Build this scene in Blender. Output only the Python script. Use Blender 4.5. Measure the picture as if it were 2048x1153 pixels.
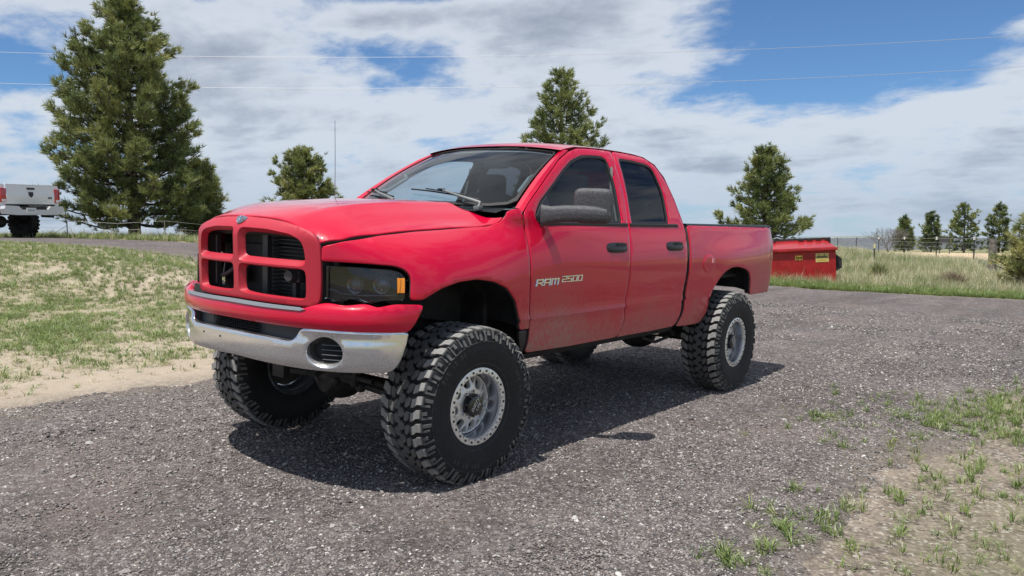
import bpy, bmesh, math, random
import numpy as np
from mathutils import Vector, Matrix, geometry, noise
random.seed(7); RNG=np.random.default_rng(11)
S=bpy.context.scene; C=S.collection; PI=math.pi
for o in list(bpy.data.objects): bpy.data.objects.remove(o)
# ------------------------------------------------------------------ camera
CAMP=Vector((3.6471,4.1889,1.6374)); YAW=-2.4682205; PIT=-0.0591011
cd=bpy.data.cameras.new('camera'); cam=bpy.data.objects.new('camera',cd); C.objects.link(cam); S.camera=cam
cd.sensor_width=36; cd.lens=28.668; cd.clip_start=.1; cd.clip_end=9000
dv=Vector((math.cos(PIT)*math.cos(YAW),math.cos(PIT)*math.sin(YAW),math.sin(PIT)))
cam.location=CAMP; cam.rotation_euler=dv.to_track_quat('-Z','Y').to_euler()
# the gravel drive slopes: frame of the truck (x forward, y left, z up) inside the level world
TM=Matrix(((0.99998144,0.00229003,0.00564668,-0.01877),(-0.00254385,0.99896746,0.04536023,-0.06067),(-0.00553698,-0.04537375,0.99895474,0.21197),(0,0,0,1)))
SUN=(TM.to_3x3()@Vector((.376,-.024,1))).normalized()
SEL=math.asin(SUN.z); SAZ=math.atan2(SUN.x,SUN.y)
# ------------------------------------------------------------------ world
W=bpy.data.worlds.new('World'); S.world=W; W.use_nodes=True
nt=W.node_tree; nt.nodes.clear()
def N(t,ty,loc=None,**kw):
    n=t.nodes.new(ty)
    for k,v in kw.items():
        if k.startswith('i_'): n.inputs[int(k[2:])].default_value=v
        else: setattr(n,k,v)
    return n
def wire(t,a,ao,b,bi): t.links.new(a.outputs[ao],b.inputs[bi])
sky=N(nt,'ShaderNodeTexSky'); sky.sky_type='NISHITA'; sky.sun_disc=False
sky.sun_elevation=SEL; sky.sun_rotation=SAZ; sky.altitude=1500; sky.air_density=1.0; sky.dust_density=.6; sky.ozone_density=1.6
def mth(t,op,a,b=None,c=None,clamp=False):
    n=t.nodes.new('ShaderNodeMath'); n.operation=op; n.use_clamp=clamp
    for i,v in enumerate((a,b,c)):
        if v is None: continue
        if isinstance(v,(int,float)): n.inputs[i].default_value=v
        else: t.links.new(v,n.inputs[i])
    return n.outputs[0]
def build_sky():
    t=nt
    tc=N(t,'ShaderNodeTexCoord'); sep=N(t,'ShaderNodeSeparateXYZ'); wire(t,tc,'Generated',sep,0)
    # direction -> flat cloud deck (perspective flattening towards the horizon)
    zz=mth(t,'ADD',mth(t,'MAXIMUM',sep.outputs[2],0.0),.22)
    u=mth(t,'DIVIDE',sep.outputs[0],zz); v=mth(t,'DIVIDE',sep.outputs[1],zz)
    # rotate the deck so that the streets run left-low to right-high in view
    a=YAW
    cu=mth(t,'ADD',mth(t,'MULTIPLY',u,math.cos(a)),mth(t,'MULTIPLY',v,math.sin(a)))   # away
    cv=mth(t,'ADD',mth(t,'MULTIPLY',u,math.sin(a)),mth(t,'MULTIPLY',v,-math.cos(a)))  # to the right
    def tex(su,sv,ou,ov,scale,det,rough,dist=0.,shear=.0):
        cb=N(t,'ShaderNodeCombineXYZ')
        t.links.new(mth(t,'ADD',mth(t,'MULTIPLY',mth(t,'ADD',cu,mth(t,'MULTIPLY',cv,shear)),su),ou),cb.inputs[0])
        t.links.new(mth(t,'ADD',mth(t,'MULTIPLY',cv,sv),ov),cb.inputs[1])
        cb.inputs[2].default_value=SKYSEED
        n=N(t,'ShaderNodeTexNoise'); n.inputs['Scale'].default_value=scale; n.inputs['Detail'].default_value=det
        n.inputs['Roughness'].default_value=rough; n.inputs['Distortion'].default_value=dist
        wire(t,cb,0,n,'Vector'); return n.outputs['Fac']
    big=tex(.8,.8,3.1,1.7,.55,3,.5,shear=.25); mid=tex(1,.95,7.3,2.2,1.9,9,.57,.25,shear=.2); fine=tex(1,.9,1.3,9.2,7.5,8,.62,.2,shear=.2)
    dens=mth(t,'ADD',mth(t,'ADD',mth(t,'MULTIPLY',big,.5),mth(t,'MULTIPLY',mid,.75)),mth(t,'MULTIPLY',fine,.27))
    # regional bias: openings and banks of the day's cloud field, as (azimuth right of view, elevation) lobes
    az=mth(t,'ARCTAN2',mth(t,'ADD',mth(t,'MULTIPLY',sep.outputs[0],math.sin(a)),mth(t,'MULTIPLY',sep.outputs[1],-math.cos(a))),
           mth(t,'ADD',mth(t,'MULTIPLY',sep.outputs[0],math.cos(a)),mth(t,'MULTIPLY',sep.outputs[1],math.sin(a))))
    el=mth(t,'ARCSINE',sep.outputs[2])
    bias=None
    for (a0,e0,sa,se,w,rot) in LOBES:
        da=mth(t,'SUBTRACT',az,math.radians(a0)); de=mth(t,'SUBTRACT',el,math.radians(e0))
        c_,s_=math.cos(math.radians(rot)),math.sin(math.radians(rot))
        p=mth(t,'DIVIDE',mth(t,'ADD',mth(t,'MULTIPLY',da,c_),mth(t,'MULTIPLY',de,s_)),math.radians(sa))
        q=mth(t,'DIVIDE',mth(t,'ADD',mth(t,'MULTIPLY',da,-s_),mth(t,'MULTIPLY',de,c_)),math.radians(se))
        e=mth(t,'MULTIPLY',mth(t,'EXPONENT',mth(t,'MULTIPLY',mth(t,'ADD',mth(t,'MULTIPLY',p,p),mth(t,'MULTIPLY',q,q)),-1.)),w)
        bias=e if bias is None else mth(t,'ADD',bias,e)
    dens=mth(t,'ADD',dens,bias)
    mr=N(t,'ShaderNodeMapRange'); mr.interpolation_type='SMOOTHSTEP'; t.links.new(dens,mr.inputs[0]); mr.inputs[1].default_value=.635; mr.inputs[2].default_value=.80
    # cloud tone : bright rims, grey bellies where thick
    th=N(t,'ShaderNodeMapRange'); th.interpolation_type='SMOOTHSTEP'; t.links.new(mth(t,'ADD',dens,mth(t,'MULTIPLY',mth(t,'SUBTRACT',tex(1,.8,4.4,6.6,1.5,6,.55,.5,shear=.3),.5),.55)),th.inputs[0]); th.inputs[1].default_value=.80; th.inputs[2].default_value=1.06
    cr=N(t,'ShaderNodeValToRGB'); t.links.new(th.outputs[0],cr.inputs[0])
    cr.color_ramp.elements[0].position=0; cr.color_ramp.elements[0].color=(.86,.92,1.0,1)
    cr.color_ramp.elements[1].position=1; cr.color_ramp.elements[1].color=(.44,.49,.58,1)
    e=cr.color_ramp.elements.new(.45); e.color=(.64,.70,.79,1)
    sc=N(t,'ShaderNodeMix',data_type='RGBA',blend_type='MULTIPLY'); sc.inputs[0].default_value=1
    t.links.new(cr.outputs[0],sc.inputs[6]); sc.inputs[7].default_value=(CLB,CLB,CLB,1)
    # bring nishita to the photograph's clear blue
    tn=N(t,'ShaderNodeMix',data_type='RGBA',blend_type='MULTIPLY'); tn.inputs[0].default_value=1; wire(t,sky,0,tn,6); tn.inputs[7].default_value=SKYT
    # horizon veil
    hv=N(t,'ShaderNodeMapRange'); hv.interpolation_type='SMOOTHERSTEP'; t.links.new(sep.outputs[2],hv.inputs[0]); hv.inputs[1].default_value=.16; hv.inputs[2].default_value=-.01; hv.inputs[3].default_value=0; hv.inputs[4].default_value=.6
    m1=N(t,'ShaderNodeMix',data_type='RGBA'); t.links.new(mth(t,'MULTIPLY',mr.outputs[0],.88),m1.inputs[0]); t.links.new(tn.outputs[2],m1.inputs[6]); t.links.new(sc.outputs[2],m1.inputs[7])
    m2=N(t,'ShaderNodeMix',data_type='RGBA'); t.links.new(hv.outputs[0],m2.inputs[0]); t.links.new(m1.outputs[2],m2.inputs[6]); m2.inputs[7].default_value=(.50*CLB,.62*CLB,.80*CLB,1)
    bg=N(t,'ShaderNodeBackground'); bg.inputs[1].default_value=.090; t.links.new(m2.outputs[2],bg.inputs[0])
    ow=N(t,'ShaderNodeOutputWorld'); wire(t,bg,0,ow,0)
SKYSEED=3.7; CLB=8.6; SKYT=(.70,.97,1.22,1)
# azimuth (deg right of the view axis), elevation, half widths, weight, tilt
LOBES=[(28,14.5,13,5.2,-.27,12),(15,17.5,6,1.8,-.08,0),(33,12.6,4,.8,.13,6),(33,9.6,4,.9,.08,6),(-9,11.5,9,1.8,-.12,-6),(-7,17.0,8,1.6,-.36,4),(-24,13,13,7,.13,0),(-14,7,12,5,.10,0),
       (4,13.5,7,5.5,.13,20),(8,6,14,3,.06,0),(-31,10.5,4,1.6,-.18,0),(-20,16,2.5,1.0,-.10,10),(17,5,20,4,.05,3),(-5,15.0,9,1.2,.09,0),(30,5.5,8,2,.05,0),(-2,8.5,3,1.2,-.07,0),(13,9.5,4,.9,-.07,25)]
build_sky()
sd=bpy.data.lights.new('sun','SUN'); sd.energy=4.9; sd.angle=math.radians(.53); sd.color=(1,.965,.91)
so=bpy.data.objects.new('sun',sd); C.objects.link(so); so.rotation_euler=SUN.to_track_quat('Z','Y').to_euler(); so.location=(0,0,30)
S.view_settings.view_transform='Standard'; S.view_settings.look='None'; S.view_settings.gamma=1; S.view_settings.exposure=.08
S.view_settings.use_curve_mapping=False
# ------------------------------------------------------------------ helpers
def tag(o,label=None,cat=None,group=None,kind=None):
    if label: o['label']=label
    if cat: o['category']=cat
    if group: o['group']=group
    if kind: o['kind']=kind
    return o
def empty(name,loc=(0,0,0),rz=0.,mat=None):
    o=bpy.data.objects.new(name,None); C.objects.link(o); o.empty_display_size=.3
    if mat is not None: o.matrix_world=mat
    else: o.location=loc; o.rotation_euler=(0,0,rz)
    return o
def link(name,me,parent=None,mats=None):
    o=bpy.data.objects.new(name,me); C.objects.link(o)
    if parent: o.parent=parent
    return o
def mesh(name,V,Fc,mats,parent=None,smooth=True,mi=None,sharp=None):
    me=bpy.data.meshes.new(name); me.from_pydata([tuple(map(float,v)) for v in V],[],[tuple(map(int,f)) for f in Fc]); 
    if not isinstance(mats,(list,tuple)): mats=[mats]
    for m in mats: me.materials.append(m)
    if mi is not None: me.polygons.foreach_set('material_index',np.array(mi,dtype=np.int32))
    me.polygons.foreach_set('use_smooth',np.full(len(me.polygons),bool(smooth)))
    if sharp is not None and smooth:
        try: me.set_sharp_from_angle(angle=math.radians(sharp))
        except Exception: pass
    me.update(); return link(name,me,parent)
class MB:
    "collects shapes for one mesh object"
    def __init__(s): s.V=[];s.F=[];s.M=[]
    def add(s,V,Fc,m=0):
        b=len(s.V); s.V+= [tuple(v) for v in V]; s.F+=[tuple(i+b for i in f) for f in Fc]; s.M+=[m]*len(Fc) if isinstance(m,int) else list(m); return s
    def box(s,c,d,m=0,R=None,bev=0.):
        hx,hy,hz=d[0]/2,d[1]/2,d[2]/2
        if bev<=0:
            V=[Vector((x*hx,y*hy,z*hz)) for x in(-1,1) for y in(-1,1) for z in(-1,1)]
            Fc=[(0,1,3,2),(4,6,7,5),(0,4,5,1),(2,3,7,6),(0,2,6,4),(1,5,7,3)]
        else:
            bm=bmesh.new(); bmesh.ops.create_cube(bm,size=1)
            for v in bm.verts: v.co=Vector((v.co.x*d[0],v.co.y*d[1],v.co.z*d[2]))
            bmesh.ops.bevel(bm,geom=list(bm.edges),offset=bev,segments=2,profile=.6,affect='EDGES')
            bm.verts.index_update(); V=[v.co.copy() for v in bm.verts]; Fc=[tuple(v.index for v in f.verts) for f in bm.faces]; bm.free()
        if R is not None: V=[R@v for v in V]
        c=Vector(c); return s.add([v+c for v in V],Fc,m)
    def tube(s,P,r,n=8,m=0,cap=True,close=False):
        P=[Vector(p) for p in P]; k=len(P); rr=r if isinstance(r,(list,tuple)) else [r]*k
        V=[];up=None
        for i,p in enumerate(P):
            if close: t=(P[(i+1)%k]-P[i-1])
            else: t=(P[min(i+1,k-1)]-P[max(i-1,0)])
            t.normalize()
            if up is None: up=Vector((0,0,1)) if abs(t.z)<.9 else Vector((1,0,0))
            a=t.cross(up)
            if a.length<1e-5: a=t.cross(Vector((1,0,0)))
            a.normalize(); b=a.cross(t); up=b
            for j in range(n):
                an=2*PI*j/n; V.append(p+(a*math.cos(an)+b*math.sin(an))*rr[i])
        Fc=[]
        for i in range(k if close else k-1):
            i2=(i+1)%k
            for j in range(n): Fc.append((i*n+j,i*n+(j+1)%n,i2*n+(j+1)%n,i2*n+j))
        if cap and not close: Fc.append(tuple(range(n-1,-1,-1))); Fc.append(tuple((k-1)*n+j for j in range(n)))
        return s.add(V,Fc,m)
    def lathe(s,prof,n=32,axis='Y',c=(0,0,0),m=0,cap=False):
        "prof: (radius, along axis)"
        V=[];Fc=[]; k=len(prof); c=Vector(c)
        for i in range(n):
            a=2*PI*i/n; ca,sa=math.cos(a),math.sin(a)
            for r,h in prof:
                if axis=='Y': v=(r*sa,h,r*ca)
                elif axis=='Z': v=(r*ca,r*sa,h)
                else: v=(h,r*ca,r*sa)
                V.append(c+Vector(v))
        for i in range(n):
            i2=(i+1)%n
            for j in range(k-1): Fc.append((i*k+j,i2*k+j,i2*k+j+1,i*k+j+1))
        if cap:
            Fc.append(tuple(i*k for i in range(n-1,-1,-1))); Fc.append(tuple(i*k+k-1 for i in range(n)))
        return s.add(V,Fc,m)
    def grid(s,P,m=0,closeu=False):
        "P: rows of points"
        r=len(P);c=len(P[0]); V=[p for row in P for p in row]; Fc=[]
        for i in range(r-1+(1 if closeu else 0)):
            for j in range(c-1): Fc.append((i*c+j,i*c+j+1,((i+1)%r)*c+j+1,((i+1)%r)*c+j))
        return s.add(V,Fc,m)
    def build(s,name,mats,parent=None,smooth=True,sharp=35): return mesh(name,s.V,s.F,mats,parent,smooth,s.M,sharp)
def sup(c,d,e=.4,nu=20,nv=12,R=None):
    "superellipsoid, for rounded housings"
    V=[];Fc=[]
    f=lambda w,q:math.copysign(abs(w)**q,w)
    for j in range(nv+1):
        b=-PI/2+PI*j/nv
        for i in range(nu):
            a=2*PI*i/nu
            v=Vector((f(math.cos(b),e)*f(math.cos(a),e)*d[0]/2,f(math.cos(b),e)*f(math.sin(a),e)*d[1]/2,f(math.sin(b),e)*d[2]/2))
            if R is not None: v=R@v
            V.append(v+Vector(c))
    for j in range(nv):
        for i in range(nu): Fc.append((j*nu+i,j*nu+(i+1)%nu,(j+1)*nu+(i+1)%nu,(j+1)*nu+i))
    return V,Fc
# ---- planar outline tools
def resamp(P,h,close=True):
    out=[];n=len(P)
    for i in range(n if close else n-1):
        a=np.array(P[i],float);b=np.array(P[(i+1)%n],float);L=np.linalg.norm(b-a);k=max(1,int(math.ceil(L/h)))
        for j in range(k): out.append(a+(b-a)*j/k)
    if not close: out.append(np.array(P[-1],float))
    return out
def chaikin(P,it=2,close=True,r=.25,maxcut=None):
    P=[np.array(p,float) for p in P]
    for _ in range(it):
        Q=[];n=len(P)
        for i in range(n if close else n-1):
            a=P[i];b=P[(i+1)%n];L=np.linalg.norm(b-a)
            k=r if maxcut is None else min(r,maxcut/max(L,1e-9))
            Q.append(a+(b-a)*k);Q.append(b-(b-a)*k)
        if not close: Q=[P[0]]+Q[1:-1]+[P[-1]]
        P=Q
    return P
def area(P): 
    P=np.array(P);x,y=P[:,0],P[:,1]; return .5*np.sum(x*np.roll(y,-1)-np.roll(x,-1)*y)
def offs(P,d):
    "positive d moves inwards for CCW"
    P=np.array(P,float); a=np.roll(P,1,0);b=np.roll(P,-1,0)
    t1=P-a;t2=b-P; t1/=np.maximum(np.linalg.norm(t1,axis=1,keepdims=True),1e-9);t2/=np.maximum(np.linalg.norm(t2,axis=1,keepdims=True),1e-9)
    n=np.stack([-(t1+t2)[:,1],(t1+t2)[:,0]],1); L=np.linalg.norm(n,axis=1,keepdims=True)
    n/=np.maximum(L,1e-9); k=1/np.maximum(L/2,.55)
    return P+n*d*k
def pip(poly,X):
    x,y=X[:,0],X[:,1];r=np.zeros(len(X),bool);n=len(poly);j=n-1
    for i in range(n):
        xi,yi=poly[i];xj,yj=poly[j]
        c=((yi>y)!=(yj>y))
        if yj!=yi: r^=c&(x<(xj-xi)*(y-yi)/(yj-yi)+xi)
        j=i
    return r
EDGE=[(.0005,.0012),(-.0035,.004),(-.0045,.009),(-.0045,.026)]
def panel(name,out,fn,mats,parent=None,holes=(),h=.03,gap=.0045,edge=EDGE,hedge=None,flip=False,mirror=False,inner=None,innerd=.03,round_=None,hmap=None,lipdark=True):
    """curved sheet over a trimmed outline; fn maps (u,v) to a point; rolled edges give it thickness"""
    if round_: out=chaikin(out,2,maxcut=round_)
    if area(out)<0: out=out[::-1]
    rings=[offs(resamp(out,h),gap+edge[0][1] if 0 else gap+.004)]
    for hl in holes:
        if round_: hl=chaikin(hl,2,maxcut=round_)
        if area(hl)>0: hl=hl[::-1]
        rings.append(offs(resamp(hl,h),.004))
    vs=[];ed=[];st=[]
    for r in rings:
        b=len(vs);st.append(b);vs+=[tuple(p) for p in r];n=len(r);ed+=[(b+i,b+(i+1)%n) for i in range(n)]
    mn=rings[0].min(0);mx=rings[0].max(0)
    gx=np.arange(mn[0]+h*.5,mx[0],h);gy=np.arange(mn[1]+h*.5,mx[1],h)
    G=np.stack(np.meshgrid(gx,gy),-1).reshape(-1,2)
    if len(G):
        k=pip(rings[0],G)
        for r in rings[1:]: k&=~pip(r,G)
        G=G[k]
        if len(G):
            B=np.array(vs); dmin=np.min(np.linalg.norm(G[:,None,:]-B[None],axis=2),axis=1); G=G[dmin>h*.45]
    allv=[Vector(v) for v in vs]+[Vector(tuple(g)) for g in G]
    r=geometry.delaunay_2d_cdt(allv,ed,[],0,1e-7)
    ov=[tuple(v) for v in r[0]]; tris=[t for t in r[2]]
    cen=np.array([np.mean([ov[i] for i in t],axis=0) for t in tris])
    k=pip(rings[0],cen)
    for q in rings[1:]: k&=~pip(q,cen)
    tris=[tris[i] for i in range(len(tris)) if k[i]]
    mp={}
    for i,o in enumerate(r[3]):
        for q in o: mp[q]=i
    e=1e-3
    def P3(u,v): return np.array(fn(u,v),float)
    def nrm(u,v):
        a=P3(u+e,v)-P3(u-e,v);b=P3(u,v+e)-P3(u,v-e);n=np.cross(a,b);n/=max(np.linalg.norm(n),1e-12); return -n if flip else n
    V=[P3(*v) for v in ov]; Fc=[]
    for t in tris:
        Fc.append(tuple(t) if not flip else tuple(t[::-1]))
    mi=[0]*len(Fc)
    for ri,(ring,b) in enumerate(zip(rings,st)):
        n=len(ring); prev=[mp[b+i] for i in range(n)]
        ee=edge if ri==0 else (hedge or edge)
        N3=[nrm(*p) for p in ring]
        if ri>0 and hmap: ee=hmap[0]
        for ei,(o_,d_) in enumerate(ee):
            if ri>0 and hmap: R2=np.array([hmap[1](p,o_) for p in ring])
            else: R2=offs(ring,o_)
            lm=1 if ((lipdark or hmap) and len(mats)>1 and ei>=3 and not (ri>0 and hmap)) else 0  # deep lip rings coloured dark, shade painted into the panel gaps
            cur=[]
            for i in range(n):
                V.append(P3(*R2[i])-N3[i]*d_); cur.append(len(V)-1)
            for i in range(n):
                j=(i+1)%n; q=(prev[i],cur[i],cur[j],prev[j]); Fc.append(q if flip==False else q[::-1]); mi.append(lm)
            prev=cur
    if inner is not None:
        base=len(V); 
        for v in ov: V.append(P3(*v)-nrm(*v)*innerd)
        for t in tris: Fc.append(tuple(base+i for i in (t[::-1] if not flip else t))); mi.append(1)
    if mirror: V=[np.array((v[0],-v[1],v[2])) for v in V]; Fc=[f[::-1] for f in Fc]
    used=sorted({i for f in Fc for i in f}); rm={o:i for i,o in enumerate(used)}
    return mesh(name,[V[i] for i in used],[tuple(rm[i] for i in f) for f in Fc],mats,parent,True,mi,40)
# ------------------------------------------------------------------ materials
def mat(name): 
    m=bpy.data.materials.new(name); m.use_nodes=True; return m,m.node_tree,m.node_tree.nodes['Principled BSDF']
def pbr(name,col,rough=.5,metal=0.,coat=0.,noise_=0.,nscale=30.,bump=0.,bscale=60.,spec=None,coord='Object'):
    m,t,b=mat(name); b.inputs['Base Color'].default_value=(*col,1); b.inputs['Roughness'].default_value=rough; b.inputs['Metallic'].default_value=metal
    b.inputs['Coat Weight'].default_value=coat; b.inputs['Coat Roughness'].default_value=.06
    if spec is not None: b.inputs['Specular IOR Level'].default_value=spec
    tc=N(t,'ShaderNodeTexCoord')
    if noise_>0:
        n=N(t,'ShaderNodeTexNoise'); n.inputs['Scale'].default_value=nscale; n.inputs['Detail'].default_value=6; wire(t,tc,coord,n,'Vector')
        r=N(t,'ShaderNodeValToRGB'); wire(t,n,0,r,0)
        lo=[c*(1-noise_) for c in col];hi=[min(1,c*(1+noise_)+noise_*.01) for c in col]
        r.color_ramp.elements[0].position=.35;r.color_ramp.elements[1].position=.65
        r.color_ramp.elements[0].color=(*lo,1);r.color_ramp.elements[1].color=(*hi,1); wire(t,r,0,b,'Base Color')
    if bump>0:
        n=N(t,'ShaderNodeTexNoise'); n.inputs['Scale'].default_value=bscale; n.inputs['Detail'].default_value=6; wire(t,tc,coord,n,'Vector')
        bp=N(t,'ShaderNodeBump'); bp.inputs['Strength'].default_value=bump; bp.inputs['Distance'].default_value=.01; wire(t,n,0,bp,'Height'); wire(t,bp,0,b,'Normal')
    return m
def ramp(t,src,pts,so=0):
    r=N(t,'ShaderNodeValToRGB'); t.links.new(src,r.inputs[0]); e=r.color_ramp.elements
    while len(e)<len(pts): e.new(.5)
    for k,(p,c) in enumerate(pts):
        e[k].position=p; e[k].color=(c,c,c,1) if isinstance(c,(int,float)) else (*c,1)
    return r.outputs[0]
def noi(t,vec,scale,det=6,rough=.55,dist=0.):
    n=N(t,'ShaderNodeTexNoise'); n.inputs['Scale'].default_value=scale; n.inputs['Detail'].default_value=det; n.inputs['Roughness'].default_value=rough; n.inputs['Distortion'].default_value=dist
    t.links.new(vec,n.inputs['Vector']); return n.outputs['Fac']
def mixc(t,f,a,b,bt='MIX'):
    n=N(t,'ShaderNodeMix',data_type='RGBA',blend_type=bt)
    for i,v in ((0,f),(6,a),(7,b)):
        if isinstance(v,(int,float)): n.inputs[i].default_value=v
        elif isinstance(v,tuple): n.inputs[i].default_value=(*v,1) if len(v)==3 else v
        else: t.links.new(v,n.inputs[i])
    return n.outputs[2]
def paint(name,col,dust=1.,coat=1.,rough=.35,dcol=(.36,.275,.215)):
    "truck paint, road dust thrown up along the lower body"
    m,t,b=mat(name); tc=N(t,'ShaderNodeTexCoord'); sp=N(t,'ShaderNodeSeparateXYZ'); wire(t,tc,'Object',sp,0)
    o=tc.outputs['Object']
    mp=N(t,'ShaderNodeMapping'); wire(t,tc,'Object',mp,0); mp.inputs['Rotation'].default_value=(0,math.radians(38),0); mp.inputs['Scale'].default_value=(80,50,17)
    streak=noi(t,mp.outputs[0],1.6,5,.65); blot=noi(t,o,4.5,5,.6); fine=noi(t,o,160,3,.7)
    # height falloff, heavier behind each wheel
    hz=mth(t,'ADD',sp.outputs[2],mth(t,'MULTIPLY',mth(t,'SUBTRACT',blot,.5),-.45))
    base=N(t,'ShaderNodeMapRange'); base.interpolation_type='SMOOTHSTEP'; t.links.new(hz,base.inputs[0]); base.inputs[1].default_value=1.06; base.inputs[2].default_value=.66
    def behind(x0,w,zc):
        d=mth(t,'DIVIDE',mth(t,'SUBTRACT',sp.outputs[0],x0),w); z=mth(t,'DIVIDE',mth(t,'SUBTRACT',sp.outputs[2],zc),.28)
        return mth(t,'EXPONENT',mth(t,'MULTIPLY',mth(t,'ADD',mth(t,'MULTIPLY',d,d),mth(t,'MULTIPLY',z,z)),-1.))
    bh=mth(t,'ADD',behind(-.85,.42,.88),behind(-4.55,.45,1.05))
    amt=mth(t,'ADD',mth(t,'MULTIPLY',base.outputs[0],.50),mth(t,'MULTIPLY',bh,.34))
    amt=mth(t,'MULTIPLY',amt,mth(t,'ADD',ramp(t,streak,[(.36,.25),(.56,1.3)]),0.),clamp=True)
    amt=mth(t,'ADD',mth(t,'MULTIPLY',amt,dust),mth(t,'MULTIPLY',mth(t,'SUBTRACT',fine,.52),.04*dust),clamp=True)
    spk=mth(t,'MULTIPLY',mth(t,'GREATER_THAN',noi(t,o,230,2,.5),.76),.35*dust)
    amt=mth(t,'MAXIMUM',amt,spk)
    t.links.new(mixc(t,amt,col,dcol),b.inputs['Base Color'])
    t.links.new(mth(t,'ADD',mth(t,'MULTIPLY',amt,.5),rough,clamp=True),b.inputs['Roughness'])
    t.links.new(mth(t,'MULTIPLY',mth(t,'SUBTRACT',1.,mth(t,'MULTIPLY',amt,1.5)),coat,clamp=True),b.inputs['Coat Weight'])
    t.links.new(mth(t,'ADD',mth(t,'MULTIPLY',amt,.6),.02,clamp=True),b.inputs['Coat Roughness'])
    b.inputs['Specular IOR Level'].default_value=.12; b.inputs['Coat IOR'].default_value=1.40
    # faint orange peel
    bp=N(t,'ShaderNodeBump'); bp.inputs['Strength'].default_value=.03; bp.inputs['Distance'].default_value=.004; t.links.new(noi(t,o,9,3,.5),bp.inputs['Height']); wire(t,bp,0,b,'Coat Normal')
    return m
def glass(name,tint,dens=0.,rough=.01,ior=1.5,fk=1.0):
    m,t,b=mat(name); t.nodes.remove(b); out=[n for n in t.nodes if n.type=='OUTPUT_MATERIAL'][0]
    tr=N(t,'ShaderNodeBsdfTransparent'); tr.inputs[0].default_value=(*tint,1)
    gl=N(t,'ShaderNodeBsdfGlossy'); gl.inputs['Roughness'].default_value=rough
    fr=N(t,'ShaderNodeFresnel'); ge=N(t,'ShaderNodeNewGeometry'); t.links.new(mth(t,'ADD',ior,mth(t,'MULTIPLY',ge.outputs['Backfacing'],1/ior-ior)),fr.inputs[0])
    mx=N(t,'ShaderNodeMixShader'); t.links.new(mth(t,'MULTIPLY',fr.outputs[0],fk,clamp=True),mx.inputs[0]); wire(t,tr,0,mx,1); wire(t,gl,0,mx,2)
    if dens>0:   # dust film
        df=N(t,'ShaderNodeBsdfDiffuse'); df.inputs[0].default_value=(.5,.5,.48,1); m2=N(t,'ShaderNodeMixShader')
        tc=N(t,'ShaderNodeTexCoord'); t.links.new(mth(t,'MULTIPLY',noi(t,tc.outputs['Object'],3,5,.6),dens*2),m2.inputs[0]); wire(t,mx,0,m2,1); wire(t,df,0,m2,2); wire(t,m2,0,out,0)
    else: wire(t,mx,0,out,0)
    return m
# ---------------------------------------------------------------- body surface tables (truck frame: x forward, y left, z up)
ZL=[.60,.70,.80,.90,1.0,1.1,1.2,1.3,1.36,1.42,1.48,1.54,1.60,1.66]
XS=[.91,.845,.75,.635,.50,.30,.10,-.10,-.30,-.50,-.80,-1.85,-2.75,-3.05,-3.30,-3.57,-3.90,-4.20,-4.50,-4.75,-4.90]
YT=[
[.50]*7+[.50,.49,.46,.42,.36,.30,.24],
[.612]*7+[.612,.612,.602,.577,.517,.417,.337],
[.718]*7+[.713,.708,.693,.658,.578,.478,.378],
[.838]*7+[.828,.813,.783,.718,.628,.518,.418],
[.93,.935,.935,.935,.935,.935,.93,.91,.885,.84,.765,.665,.55,.44],
[.98,.985,.99,.995,1.0,1.0,.995,.965,.935,.89,.815,.715,.60,.48],
[.985,.99,.995,1.0,1.003,1.005,1.002,.978,.95,.91,.845,.755,.64,.52],
[.98,.985,.99,.995,1.0,1.003,1.0,.98,.955,.92,.865,.79,.68,.57],
[.955,.96,.97,.975,.985,.99,.99,.975,.958,.93,.888,.835,.775,.71],
[.92,.93,.955,.965,.965,.975,.98,.972,.962,.945,.917,.888,.865,.84],
[.915,.925,.95,.962,.963,.972,.977,.975,.968,.957,.943,.925,.905,.885],
[.915,.925,.95,.962,.963,.972,.977,.975,.968,.957,.943,.925,.905,.885],
[.915,.925,.95,.962,.963,.972,.977,.975,.968,.957,.943,.925,.905,.885],
[.915,.925,.95,.962,.965,.975,.98,.978,.970,.960,.948,.935,.925,.915],
[.92,.93,.955,.965,.975,.985,.99,.987,.977,.962,.948,.935,.925,.915],
[.96,.97,.985,.995,1.0,1.005,1.005,1.0,.988,.967,.95,.936,.925,.915],
[.97,.975,.985,.995,1.0,1.005,1.007,1.003,.992,.972,.953,.936,.925,.915],
[.96,.965,.975,.985,.99,.995,1.0,.998,.988,.970,.952,.936,.925,.915],
[.945,.95,.96,.965,.972,.98,.985,.984,.977,.963,.948,.934,.923,.912],
[.93,.935,.94,.945,.952,.958,.963,.962,.957,.947,.936,.926,.917,.905],
[.90,.905,.91,.91,.915,.92,.922,.922,.917,.910,.902,.895,.885,.875]]
def crs(xs,x):
    # index + Catmull-Rom/Hermite weights on a non-uniform axis ; returns i, t
    n=len(xs); s=1 if xs[-1]>xs[0] else -1
    x=min(max(x*s,xs[0]*s),xs[-1]*s)*s
    i=0
    while i<n-2 and (x-xs[i+1])*s>0: i+=1
    return i,(x-xs[i])/(xs[i+1]-xs[i])
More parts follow.
